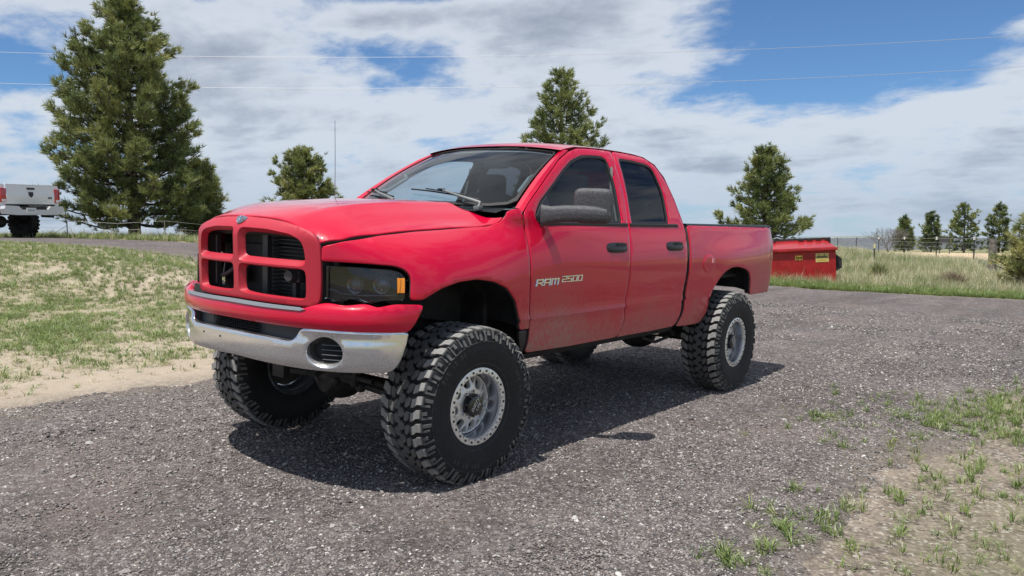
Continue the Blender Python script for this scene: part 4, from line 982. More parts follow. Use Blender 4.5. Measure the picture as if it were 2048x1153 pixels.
def vnoise(X,s,seed=0):
    "cheap value noise, numpy"
    X=np.array(X,float)*s+seed*17.3; i=np.floor(X).astype(np.int64); f=X-i; f=f*f*(3-2*f)
    def hs(a,b): 
        n=(a*374761393+b*668265263+seed*974711)&0x7fffffff; n=(n^(n>>13))*1274126177&0x7fffffff; return ((n^(n>>16))&0xffff)/65535.
    a,b=i[:,0],i[:,1]
    return (hs(a,b)*(1-f[:,0])+hs(a+1,b)*f[:,0])*(1-f[:,1])+(hs(a,b+1)*(1-f[:,0])+hs(a+1,b+1)*f[:,0])*f[:,1]
def fbm(X,s,seed=0,o=4): return sum(vnoise(X,s*2**k,seed+k)*.5**k for k in range(o))/sum(.5**k for k in range(o))
def sdist(poly,X):
    "signed distance, + inside"
    X=np.array(X,float); best=np.full(len(X),1e9); P=np.array(poly,float)
    for i in range(len(P)):
        a=P[i];b=P[(i+1)%len(P)];d=b-a;t=np.clip(((X-a)@d)/(d@d),0,1); best=np.minimum(best,np.linalg.norm(X-a-t[:,None]*d,axis=1))
    return np.where(pip(poly,X),best,-best)
OUTER=[(-.2,2.85),(.6,3.25),(1.8,4.2),(4,7.5),(7,12),(16,12),(16,-8),(12,-16),(6,-24),(0,-27),(-3.0,-25.0),(-5.752,-22.6),(-7.35,-19.8),(-8.6,-16.6),(-11.5,-13.0),(-15,-9.5),(-17.0,-6.0),(-17.2,-4.2),(-17.3,-2.4),(-18.0,-.45),(-19.2,1.6),(-22,6),(-26,14),(-22,16),(-14,6.6),(-10,5.0),(-7,3.7),(-5.0,2.95),(-3.4,3.05),(-2.2,2.85),(-1.3,2.78)]
ISLE=[(9,-2.2),(4,-2.35),(1.27,-2.72),(.06,-2.79),(-.62,-2.72),(-1.6,-3.0),(-3.0,-4.2),(-4.6,-7.0),(-5.75,-12.0),(-4.76,-14.2),(-3.98,-17.55),(-1.6,-19.7),(4,-19.5),(9,-16)]
def sgrav(X):
    X=np.array(X,float)
    d=np.minimum(sdist(OUTER,X),-sdist(ISLE,X))
    return d+(fbm(X,1.7,5,4)-.5)*.55+(fbm(X,9,8,2)-.5)*.14
def polar_mesh(r0,r1,nr,na,a0=0,a1=2*PI,log=True):
    rr=np.exp(np.linspace(math.log(r0),math.log(r1),nr)); full=abs(a1-a0-2*PI)<1e-6
    aa=np.linspace(a0,a1,na,endpoint=not full)
    X=np.stack([CAMP.x+rr[:,None]*np.cos(aa)[None],CAMP.y+rr[:,None]*np.sin(aa)[None]],-1).reshape(-1,2)
    i=np.arange(nr-1)[:,None]; j=np.arange(na if full else na-1)[None]
    j2=(j+1)%na
    F=np.stack([i*na+j,(i+1)*na+j,(i+1)*na+j2,i*na+j2],-1).reshape(-1,4)
    return X,F
def fastmesh(name,V,F,mats,parent=None,smooth=True,attrs=None):
    me=bpy.data.meshes.new(name); V=np.asarray(V,np.float32); F=np.asarray(F,np.int32); k=F.shape[1]
    me.vertices.add(len(V)); me.vertices.foreach_set('co',V.ravel()); me.loops.add(F.size); me.loops.foreach_set('vertex_index',F.ravel())
    me.polygons.add(len(F)); me.polygons.foreach_set('loop_start',np.arange(0,F.size,k,dtype=np.int32))
    try: me.polygons.foreach_set('loop_total',np.full(len(F),k,dtype=np.int32))
    except Exception: pass
    me.update(calc_edges=True); me.polygons.foreach_set('use_smooth',np.full(len(F),smooth))
    for m in (mats if isinstance(mats,(list,tuple)) else [mats]): me.materials.append(m)
    for n,v in (attrs or {}).items():
        v=np.asarray(v,np.float32)
        if v.ndim==1: a=me.attributes.new(n,'FLOAT','POINT'); a.data.foreach_set('value',v)
        else: a=me.attributes.new(n,'FLOAT_VECTOR','POINT'); a.data.foreach_set('vector',v.ravel())
    return link(name,me,parent)
def soil_mat():
    m,t,b=mat('soil'); tc=N(t,'ShaderNodeTexCoord'); o=tc.outputs['Object']
    g=N(t,'ShaderNodeAttribute'); g.attribute_name='green'; s=N(t,'ShaderNodeAttribute'); s.attribute_name='sandy'
    n1=noi(t,o,1.3,6,.6); n2=noi(t,o,14,6,.65); n3=noi(t,o,110,4,.7)
    dirt=mixc(t,ramp(t,n1,[(.35,0),(.65,1)]),(.36,.285,.21),(.50,.415,.315))
    dirt=mixc(t,ramp(t,n2,[(.40,0),(.62,1)]),dirt,(.42,.36,.285)); dirt=mixc(t,mth(t,'MULTIPLY',ramp(t,n3,[(.45,0),(.75,1)]),.35),dirt,(.17,.14,.11))
    gr=mixc(t,ramp(t,n2,[(.35,0),(.65,1)]),(.10,.135,.045),(.30,.28,.15)); gr=mixc(t,ramp(t,n1,[(.4,0),(.6,.7)]),gr,(.33,.29,.17))
    st=N(t,'ShaderNodeAttribute'); st.attribute_name='stony'
    v=N(t,'ShaderNodeTexVoronoi'); v.inputs['Scale'].default_value=55; wire(t,tc,'Object',v,'Vector'); sv=N(t,'ShaderNodeSeparateColor'); wire(t,v,'Color',sv,0)
    peb=ramp(t,sv.outputs[0],[(0,(.085,.070,.060)),(.5,(.165,.135,.112)),(.85,(.25,.21,.175)),(.97,(.40,.37,.33))])
    dirt=mixc(t,mth(t,'MULTIPLY',st.outputs['Fac'],ramp(t,n2,[(.3,.55),(.6,1)])),dirt,peb)
    c=mixc(t,g.outputs['Fac'],dirt,gr); c=mixc(t,s.outputs['Fac'],c,(.56,.43,.28))
    t.links.new(c,b.inputs['Base Color']); b.inputs['Roughness'].default_value=.95; b.inputs['Specular IOR Level'].default_value=.15
    bp=N(t,'ShaderNodeBump'); bp.inputs['Strength'].default_value=.7; bp.inputs['Distance'].default_value=.03; t.links.new(mth(t,'ADD',n2,mth(t,'MULTIPLY',n3,.35)),bp.inputs['Height']); wire(t,bp,0,b,'Normal')
    return m
def gravel_mat():
    m,t,b=mat('crushed_gravel'); tc=N(t,'ShaderNodeTexCoord'); o=tc.outputs['Object']
    def vor(sc,feat='F1'):
        v=N(t,'ShaderNodeTexVoronoi'); v.feature=feat; v.inputs['Scale'].default_value=sc; v.inputs['Randomness'].default_value=1; 
        n=N(t,'ShaderNodeTexNoise'); n.inputs['Scale'].default_value=sc*1.6; wire(t,tc,'Object',n,'Vector')
        mx=N(t,'ShaderNodeMix',data_type='RGBA'); mx.inputs[0].default_value=.012; t.links.new(o,mx.inputs[6]); wire(t,n,'Color',mx,7); wire(t,mx,2,v,'Vector'); return v
    v1=vor(62); v2=vor(125); v3=vor(30)
    sp=N(t,'ShaderNodeSeparateColor'); wire(t,v1,'Color',sp,0); sp2=N(t,'ShaderNodeSeparateColor'); wire(t,v2,'Color',sp2,0)
    cols=[(0,(.052,.047,.047)),(.22,(.098,.088,.086)),(.45,(.145,.128,.122)),(.66,(.205,.185,.175)),(.84,(.145,.112,.095)),(.91,(.30,.275,.255)),(.975,(.55,.52,.48))]
    c=mixc(t,.45,ramp(t,sp.outputs[0],cols),ramp(t,sp2.outputs[1],cols))
    big=noi(t,o,.55,5,.6,.4); mid=noi(t,o,3.2,5,.6); sp3=N(t,'ShaderNodeSeparateColor'); wire(t,v3,'Color',sp3,0)
    c=mixc(t,.34,c,ramp(t,sp3.outputs[0],[(0,(.045,.04,.04)),(.45,(.13,.115,.11)),(.8,(.22,.20,.19)),(.93,(.40,.37,.35))]))
    c=mixc(t,ramp(t,mth(t,'ADD',mth(t,'MULTIPLY',big,.65),mth(t,'MULTIPLY',mid,.35)),[(.38,.62),(.62,1.22)]),(0,0,0),c) if False else c
    sc=ramp(t,mth(t,'ADD',mth(t,'MULTIPLY',big,.6),mth(t,'MULTIPLY',mid,.4)),[(.36,.66),(.64,1.0)])
    mp=N(t,'ShaderNodeMapping'); wire(t,tc,'Object',mp,0); mp.inputs['Rotation'].default_value=(0,0,math.radians(-4)); mp.inputs['Scale'].default_value=(.16,1.5,1)
    trk=ramp(t,noi(t,mp.outputs[0],1.,4,.6,.3),[(.36,.74),(.52,1.0),(.66,.86)]); c=mixc(t,1.,c,trk,'MULTIPLY')
    c=mixc(t,ramp(t,noi(t,o,.9,4,.6),[(.52,0),(.70,.35)]),c,(.25,.20,.165))
    c=mixc(t,1.,c,sc,'MULTIPLY'); c=mixc(t,1.,c,(1.30,1.25,1.26),'MULTIPLY')
    du=N(t,'ShaderNodeAttribute'); du.attribute_name='dusty'; c=mixc(t,mth(t,'MULTIPLY',du.outputs['Fac'],.8),c,(.33,.27,.20))
    t.links.new(c,b.inputs['Base Color']); b.inputs['Roughness'].default_value=.88; b.inputs['Specular IOR Level'].default_value=.25
    hgt_=mth(t,'ADD',mth(t,'MULTIPLY',mth(t,'SUBTRACT',1.,v1.outputs['Distance']),1.),mth(t,'MULTIPLY',mth(t,'SUBTRACT',1.,v2.outputs['Distance']),.4))
    hgt_=mth(t,'ADD',hgt_,mth(t,'MULTIPLY',mid,1.2))
    bp=N(t,'ShaderNodeBump'); bp.inputs['Strength'].default_value=1; bp.inputs['Distance'].default_value=.016; t.links.new(hgt_,bp.inputs['Height']); wire(t,bp,0,b,'Normal')
    return m
M_soil=soil_mat(); M_grav=gravel_mat()
X,F=polar_mesh(.5,3600,330,560)
Z=hgt(X); dcam=np.hypot(X[:,0]-CAMP.x,X[:,1]-CAMP.y)
sg_=sgrav(X)
Z=Z+np.where(sg_>.05,-.03,0)+(fbm(X,2.2,3,4)-.5)*.05*np.clip((-sg_)/.4,0,1)*np.clip(60/np.maximum(dcam,1),0,1)
isl=sdist(ISLE,X); outd=sdist(OUTER,X)
wild=np.clip(-outd/2.,0,1)
isn=fbm(X,.6,21,4)
azr=np.degrees((YAW-np.arctan2(X[:,1]-CAMP.y,X[:,0]-CAMP.x)+PI)%(2*PI)-PI)   # + = right of view axis
green=np.where(isl>0,np.clip((isl-1.9+(isn-.5)*2.5)/4.0,0,.9)*.60,wild*.95)
near_right=(X[:,0]>-9)&(X[:,1]>2)&(dcam<14)
green=np.where(near_right,np.clip((fbm(X,1.1,33,3)-.46)*4,0,.6)*wild,green)
green=np.where(dcam>60,1.,green)
sandy=np.clip(1-np.abs(dcam-62)/26,0,1)*3*np.clip((azr-22.5)/2.5,0,1)*np.clip((62-azr)/10,0,1); sandy=np.clip(sandy,0,1)*(dcam>38)
sandy=np.maximum(sandy,np.clip((.8-np.abs(-outd-.5))*.9,0,1)*(azr<-10)*(dcam>15)*(outd<0)*.7)
stony=np.where(near_right,np.clip(1.15-(-outd)*.35+(fbm(X,1.0,37,3)-.5)*2.0,0.65,1),np.clip(1-isl*2.2,0,1)*.7)
g_=fastmesh('ground',np.column_stack([X,Z]),F,M_soil,attrs={'green':green,'sandy':sandy,'stony':stony}); tag(g_,'bare sandy soil and grass ground around the gravel drive',kind='structure')
X,F=polar_mesh(.5,34,330,900)
s=sgrav(X); keep=(s>-.35); kf=keep[F].all(1); F=F[kf]; used=np.unique(F); rm=np.zeros(len(X),int); rm[used]=np.arange(len(used)); X=X[used]; s=s[used]; F=rm[F]
dtk=np.hypot((X[:,0]+1.8)/1.3,X[:,1])
Z=hgt(X)+np.clip(s*.14,-.045,.018)+(fbm(X,1.4,44,3)-.5)*.035*np.clip(s,0,1)*np.clip((dtk-2.2)/2,.12,1)+(fbm(X,11,55,3)-.5)*.010
dusty=np.clip(.45-s*.8+(fbm(X,1.3,9)-.5)*.8,0,1)
dr=fastmesh('gravel_driveway',np.column_stack([X,Z]),F,M_grav,attrs={'dusty':dusty}); tag(dr,'dark crushed gravel driveway',kind='structure')
# ------------------------------------------------------------------ scatter helper (one 'stuff' object per kind of piece)
def gn_scatter(name,pts,rot,scl,idx,srcs,label,cat):
    me=bpy.data.meshes.new(name); me.vertices.add(len(pts)); me.vertices.foreach_set('co',np.asarray(pts,np.float32).ravel())
    a=me.attributes.new('rot','FLOAT_VECTOR','POINT'); a.data.foreach_set('vector',np.asarray(rot,np.float32).ravel())
    a=me.attributes.new('scl','FLOAT_VECTOR','POINT'); a.data.foreach_set('vector',np.asarray(scl,np.float32).ravel())
    a=me.attributes.new('idx','INT','POINT'); a.data.foreach_set('value',np.asarray(idx,np.int32))
    o=link(name,me); ng=bpy.data.node_groups.new(name,'GeometryNodeTree'); l=ng.links.new; nn=ng.nodes.new
    ng.interface.new_socket('Geometry',in_out='INPUT',socket_type='NodeSocketGeometry'); ng.interface.new_socket('Geometry',in_out='OUTPUT',socket_type='NodeSocketGeometry')
    gi=nn('NodeGroupInput'); go=nn('NodeGroupOutput'); jn=nn('GeometryNodeJoinGeometry')
    na=nn('GeometryNodeInputNamedAttribute'); na.data_type='FLOAT_VECTOR'; na.inputs['Name'].default_value='rot'
    ns=nn('GeometryNodeInputNamedAttribute'); ns.data_type='FLOAT_VECTOR'; ns.inputs['Name'].default_value='scl'
    ni=nn('GeometryNodeInputNamedAttribute'); ni.data_type='INT'; ni.inputs['Name'].default_value='idx'
    for k,src in enumerate(srcs):
        ip=nn('GeometryNodeInstanceOnPoints'); oi=nn('GeometryNodeObjectInfo'); oi.inputs['Object'].default_value=src
        cm=nn('FunctionNodeCompare'); cm.data_type='INT'; cm.operation='EQUAL'; l(ni.outputs['Attribute'],cm.inputs[2]); cm.inputs[3].default_value=k
        l(cm.outputs[0],ip.inputs['Selection'])
        l(gi.outputs[0],ip.inputs['Points']); l(oi.outputs['Geometry'],ip.inputs['Instance']); l(na.outputs['Attribute'],ip.inputs['Rotation']); l(ns.outputs['Attribute'],ip.inputs['Scale']); l(ip.outputs[0],jn.inputs[0])
    l(jn.outputs[0],go.inputs[0])
    md=o.modifiers.new('scatter','NODES'); md.node_group=ng; me.materials.append(srcs[0].data.materials[0])
    tag(o,label,cat,kind='stuff'); return o
def source(name,V,F,m,smooth=False):
    me=bpy.data.meshes.new(name); me.from_pydata(V,[],F); me.materials.append(m)
    if smooth: me.polygons.foreach_set('use_smooth',np.full(len(F),True))
    return bpy.data.objects.new(name,me)
def stone_mat():
    m,t,b=mat('gravel_stone'); oi=N(t,'ShaderNodeObjectInfo')
    c=ramp(t,oi.outputs['Random'],[(0,(.040,.037,.039)),(.25,(.090,.082,.083)),(.42,(.19,.170,.165)),(.62,(.27,.25,.24)),(.76,(.20,.155,.13)),(.84,(.33,.31,.295)),(.95,(.42,.40,.37)),(.994,(.62,.59,.55))])
    tc=N(t,'ShaderNodeTexCoord'); n=noi(t,tc.outputs['Object'],2.5,4,.6); c=mixc(t,mth(t,'MULTIPLY',n,.35),c,(.30,.27,.24))
    t.links.new(c,b.inputs['Base Color']); b.inputs['Roughness'].default_value=.85; b.inputs['Specular IOR Level'].default_value=.3; return m
M_st=stone_mat(); stones=[]
for k in range(6):
    bm=bmesh.new(); bmesh.ops.create_icosphere(bm,subdivisions=1 if k%2 else 2,radius=1); R_=random.Random(k)
    pl=[(Vector((R_.uniform(-1,1),R_.uniform(-1,1),R_.uniform(-1,1))).normalized(),R_.uniform(.45,.8)) for _ in range(7)]
    for v in bm.verts:
        for n_,d_ in pl:
            q=v.co.dot(n_)
            if q>d_: v.co-=n_*(q-d_)
        v.co.x*=1.2+.3*R_.random(); v.co.z*=.62
    bm.verts.index_update(); stones.append(source('stone_shape',[v.co.copy() for v in bm.verts],[tuple(v.index for v in f.verts) for f in bm.faces],M_st)); bm.free()
def wedge(n,r0,r1,a0=-37,a1=37,p=1.):
    "points in the visible wedge; p=0 uniform in area, larger = denser near"
    u=RNG.random(n)
    if p==0: r=np.sqrt(r0*r0+u*(r1*r1-r0*r0))
    else: q=2-p; r=(r0**q+u*(r1**q-r0**q))**(1/q)
    a=YAW-np.radians(RNG.uniform(a0,a1,n)); return np.stack([CAMP.x+r*np.cos(a),CAMP.y+r*np.sin(a)],1),r
X,r=wedge(300000,2.9,17,-40,40,p=1.35)
s=sgrav(X); sp_=RNG.random(len(X)); keep=(s>.0)|((s>-2.6)&(sp_<np.where(X[:,1]>1.5,.95,.55)*np.exp(s*np.where(X[:,1]>1.5,.8,6))))
tk=np.ones(len(X),bool)
clump=fbm(X,1.2,71,3); keep&=(RNG.random(len(X))<np.clip(.55+(clump-.4)*2.2,.25,1))
X=X[keep];r=r[keep];n=len(X); Z=hgt(X)+np.clip(sgrav(X)*.14,-.03,.018)
sz=.0042+.0070*RNG.random(n)**2.4+.012*(RNG.random(n)>.985)*RNG.random(n); sz*=np.clip(.85+(r-4)*.05,.85,1.35)
idx=RNG.integers(0,6,n)
gn_scatter('gravel',np.column_stack([X,Z+sz*.30]),RNG.uniform(-.35,.35,(n,3))+np.column_stack([np.zeros(n),np.zeros(n),RNG.uniform(0,6.3,n)]),np.repeat(sz[:,None],3,1)*RNG.uniform(.8,1.2,(n,3)),idx,stones,'loose grey crushed stones covering the driveway','gravel')
# a few hand-sized pale stones
# ------------------------------------------------------------------ grass
def blade_mat(name,c0,c1,c2,tr=.35):
    m,t,b=mat(name); t.nodes.remove(b); out=[n for n in t.nodes if n.type=='OUTPUT_MATERIAL'][0]; oi=N(t,'ShaderNodeObjectInfo')
    tc=N(t,'ShaderNodeTexCoord'); wn=N(t,'ShaderNodeTexWhiteNoise'); wn.noise_dimensions='1D'; t.links.new(oi.outputs['Random'],wn.inputs['W'])
    at=N(t,'ShaderNodeAttribute'); at.attribute_name='tint'
    c=ramp(t,mth(t,'ADD',mth(t,'MULTIPLY',oi.outputs['Random'],.6),mth(t,'MULTIPLY',at.outputs['Fac'],.4)),[(0,c0),(.5,c1),(1,c2)])
    d=N(t,'ShaderNodeBsdfDiffuse'); l=N(t,'ShaderNodeBsdfTranslucent'); mx=N(t,'ShaderNodeMixShader'); mx.inputs[0].default_value=tr
    t.links.new(c,d.inputs[0]); t.links.new(c,l.inputs[0]); wire(t,d,0,mx,1); wire(t,l,0,mx,2); 
    gl=N(t,'ShaderNodeBsdfGlossy'); gl.inputs['Roughness'].default_value=.45; gl.inputs[0].default_value=(1,1,1,1); m2=N(t,'ShaderNodeMixShader'); m2.inputs[0].default_value=.04; wire(t,mx,0,m2,1); wire(t,gl,0,m2,2); wire(t,m2,0,out,0); return m
M_g1=blade_mat('green_grass_blade',(.10,.16,.035),(.20,.28,.075),(.36,.38,.15))
M_g2=blade_mat('straw_grass_blade',(.33,.31,.17),(.58,.53,.34),(.74,.68,.48))
M_g3=blade_mat('dull_green_blade',(.10,.135,.05),(.21,.25,.10),(.40,.39,.22))
def tuft(name,n,h,spread,w,m,seed,lean=.5,heads=False,segs=3):
    R_=random.Random(seed); V=[];F=[];T=[]
    for k in range(n):
        a=R_.uniform(0,2*PI); r=spread*R_.random()**.7; bx,by=r*math.cos(a),r*math.sin(a); d=a+R_.uniform(-.9,.9); L=h*R_.uniform(.55,1.1); ln=lean*R_.uniform(.3,1.3)
        nx,ny=-math.sin(d)*w/2,math.cos(d)*w/2; b=len(V); tt=R_.random()
        for s in range(segs+1):
            q=s/segs; an=ln*q; x=bx+math.cos(d)*L*q*math.sin(an); y=by+math.sin(d)*L*q*math.sin(an); z=L*q*math.cos(an*.9); k_=(1-q)**.6 if s<segs else 0
            if heads and k%3==0: k_=.35 if q<.7 else (1.5 if s<segs else .2)
            V+=[(x-nx*k_,y-ny*k_,z),(x+nx*k_,y+ny*k_,z)]; T+=[tt,tt]
        for s in range(segs): F.append((b+2*s,b+2*s+1,b+2*s+3,b+2*s+2))
    o=source(name,V,F,m); a=o.data.attributes.new('tint','FLOAT','POINT'); a.data.foreach_set('value',np.array(T,np.float32)); return o
def scat(name,X,src,smin,smax,label,cat='grass',tilt=.15,zoff=-.004):
    X=np.asarray(X); n=len(X)
    if n==0: return
    s=RNG.uniform(smin,smax,n); sc=np.column_stack([s*RNG.uniform(.8,1.2,n),s*RNG.uniform(.8,1.2,n),s*RNG.uniform(.75,1.2,n)])
    k=RNG.integers(0,len(src),n)
    gn_scatter(name,np.column_stack([X,hgt(X)+zoff]),np.column_stack([RNG.normal(0,tilt,n),RNG.normal(0,tilt,n),RNG.uniform(0,6.28,n)]),sc,k,src,label,cat)
short=[tuft('t',9,.085,.035,.0065,M_g3,1,1.5),tuft('t',7,.07,.03,.006,M_g1,2,1.7),tuft('t',11,.10,.05,.007,M_g1,3,1.3)]
dry=[tuft('t',10,.07,.05,.005,M_g2,4,1.8),tuft('t',8,.05,.06,.005,M_g2,5,2.0)]
mid=[tuft('t',16,.20,.05,.009,M_g1,6,1.0),tuft('t',14,.17,.06,.009,M_g3,7,1.2)]
midb=[tuft('t',14,.13,.04,.009,M_g1,8,1.5),tuft('t',12,.11,.05,.008,M_g1,9,1.7)]
tall=[tuft('t',22,.48,.12,.011,M_g3,10,.55,True),tuft('t',24,.42,.13,.012,M_g1,11,.6)]
tallg=[tuft('t',26,.36,.13,.014,M_g1,14,.8),tuft('t',24,.30,.14,.013,M_g1,15,.9)]
straw=[tuft('t',16,.55,.12,.009,M_g2,12,.6,True),tuft('t',20,.40,.12,.008,M_g2,13,.8)]
# grass island on the left
X,r=wedge(120000,4,24,-40,0,p=1.0); d=sdist(ISLE,X); nn=fbm(X,1.6,21,3); n2=fbm(X,5,91,2)
den=np.clip((d-.55)/3.2,0,1)*np.clip(.19+(nn-.36)*2.0,.03,1)*(.35+1.1*n2)+np.clip((d-.25)/1.,0,1)*.03
den*=np.clip(r/11,.45,1.2)
k=(d>.2)&(RNG.random(len(X))<den); Xi=X[k]; print('isle',len(Xi))
scat('short_grass',Xi,short,.7,1.35,'sparse short green grass on the sandy patch left of the truck')
k2=(d>.5)&(RNG.random(len(X))<.10*np.clip(d/2,0,1)); scat('dry_grass',X[k2],dry,.6,1.3,'dry matted straw among the short grass left of the truck',tilt=.3)
# green fringe against the far road edge
d2=sdist(ISLE,X); k=(d2>.0)&(d2<2.6)&(X[:,1]<-9)&(RNG.random(len(X))<.30); scat('verge_grass',X[k],midb+mid,.35,.7,'denser green grass along the near edge of the far gravel track')
# beyond the track on the left
Xl,r=wedge(26000,20,40,-42,-4,p=0.); d=-sdist(OUTER,Xl); k=(d>.15)&(RNG.random(len(Xl))<np.clip(.25+d*.2,0,.9)); Xl=Xl[k]; h_=RNG.random(len(Xl))
scat('tall_grass',Xl[h_<.75],mid,.8,1.6,'green and straw grass under the big pine beyond the gravel track'); scat('tall_grass',Xl[h_>.93],straw,.5,1.0,'pale dry stalks by the wire fence under the big pine')
# field on the right
Xr,r=wedge(60000,17,60,10,42,p=1.1); d=-sdist(OUTER,Xr); nn=fbm(Xr,.35,61,3); ar=np.degrees((YAW-np.arctan2(Xr[:,1]-CAMP.y,Xr[:,0]-CAMP.x)+PI)%(2*PI)-PI)
base=(d>-.1)&~((r>41)&(ar>23.5)&(r<92)); h_=RNG.random(len(Xr))
k=base&(d<1.2)&(h_<.9); scat('verge_grass',Xr[k],tallg,.42,.75,'bright green grass along the far edge of the drive, right of the truck')
k=base&(d>=.9)&(h_<.42); scat('tall_grass',Xr[k],tall,.42,.80,'tall grey-green meadow grass between the drive and the wire fence')
k=base&(d>=.8)&(h_>.42)&(h_<.42+.55*np.clip((nn-.25)*3,0,1)); scat('tall_grass',Xr[k],straw,.5,.95,'tall pale straw grass between the drive and the wire fence')
# weeds in the gravel, lower right
WD=[(0.02,2.62,.14,10),(-.32,2.72,.12,8),(-.62,2.60,.20,10),(-.75,2.85,.18,7),(-1.05,2.75,.22,7),(.15,2.95,.25,8),(-.9,3.05,.25,6),(-1.5,2.95,.3,7),(-1.25,2.45,.12,4),(-3.25,2.03,.28,55),(-3.9,2.75,.42,150),(-4.6,2.95,.5,160),(-5.2,3.2,.5,140),(-3.6,3.2,.35,60),(-4.4,3.5,.6,160),(-2.6,3.2,.4,22),(-2.0,3.3,.4,16),(-1.7,3.6,.4,14),(-3.0,2.6,.5,26),(-4.2,2.2,.6,34),(-2.7,2.2,.5,10),(-6.2,3.6,.7,160),(-6.0,4.4,.9,200)]
W_=[];
for x,y,s_,n_ in WD:
    W_+=[(x+RNG.normal(0,s_*.6),y+RNG.normal(0,s_*.5)) for _ in range(int(n_*(1.15 if x>-1.6 else .85)))]
W_=np.array(W_); nearw=W_[:,0]>-2.9
scat('weed',W_[nearw],midb,.45,.95,'green grass weeds growing through the gravel at the lower right',zoff=.012)
scat('weed',W_[~nearw],short+midb,.45,.85,'patchy green grass at the right edge of the gravel',zoff=.012)
Xn,r=wedge(5000,3,15,12,42,p=1.); d=-sdist(OUTER,Xn); k=(d>.1)&(RNG.random(len(Xn))<.30*np.clip((fbm(Xn,1.2,83,3)-.35)*4,0,1)+.03); scat('short_grass',Xn[k],short,.6,1.2,'sparse short grass on the bare dirt at the right edge')
# ------------------------------------------------------------------ pines
def needle_mat():
    m,t,b=mat('pine_needles'); t.nodes.remove(b); out=[n for n in t.nodes if n.type=='OUTPUT_MATERIAL'][0]
    at=N(t,'ShaderNodeAttribute'); at.attribute_name='tint'
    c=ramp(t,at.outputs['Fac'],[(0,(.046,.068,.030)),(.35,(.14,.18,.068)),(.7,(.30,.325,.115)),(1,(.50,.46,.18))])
    d=N(t,'ShaderNodeBsdfDiffuse'); l=N(t,'ShaderNodeBsdfTranslucent'); mx=N(t,'ShaderNodeMixShader'); mx.inputs[0].default_value=.25
    t.links.new(c,d.inputs[0]); t.links.new(c,l.inputs[0]); wire(t,d,0,mx,1); wire(t,l,0,mx,2)
    gl=N(t,'ShaderNodeBsdfGlossy'); gl.inputs['Roughness'].default_value=.4; m2=N(t,'ShaderNodeMixShader'); m2.inputs[0].default_value=.05; wire(t,mx,0,m2,1); wire(t,gl,0,m2,2); wire(t,m2,0,out,0); return m
M_ndl=needle_mat(); M_bark=pbr('pine_bark',(.085,.062,.048),.9,noise_=.5,nscale=14,bump=.6,bscale=25)
def tufts(P,D,n,L,w,rng,tint,up=.35):
    "bursts of needles at P pointing along D"
    P=np.repeat(P,n,0); D=np.repeat(D,n,0); T=np.repeat(tint,n); k=len(P)
    R_=rng.normal(0,1,(k,3)); R_/=np.linalg.norm(R_,axis=1,keepdims=True)
    d=D*.95+R_*.80; d[:,2]+=up*.3; d/=np.linalg.norm(d,axis=1,keepdims=True)
    ln=L*rng.uniform(.65,1.1,(k,1)); b0=P+R_*L*.05-D*L*.5*rng.random((k,1)); s=np.cross(d,rng.normal(0,1,(k,3))); s/=np.linalg.norm(s,axis=1,keepdims=True)
    V=np.stack([b0-s*w*.5,b0+s*w*.5,b0+d*ln],1).reshape(-1,3); F=np.arange(k*3).reshape(-1,3)
    T=np.repeat(np.clip(T+rng.normal(0,.08,k),0,1),3); return V,F,T
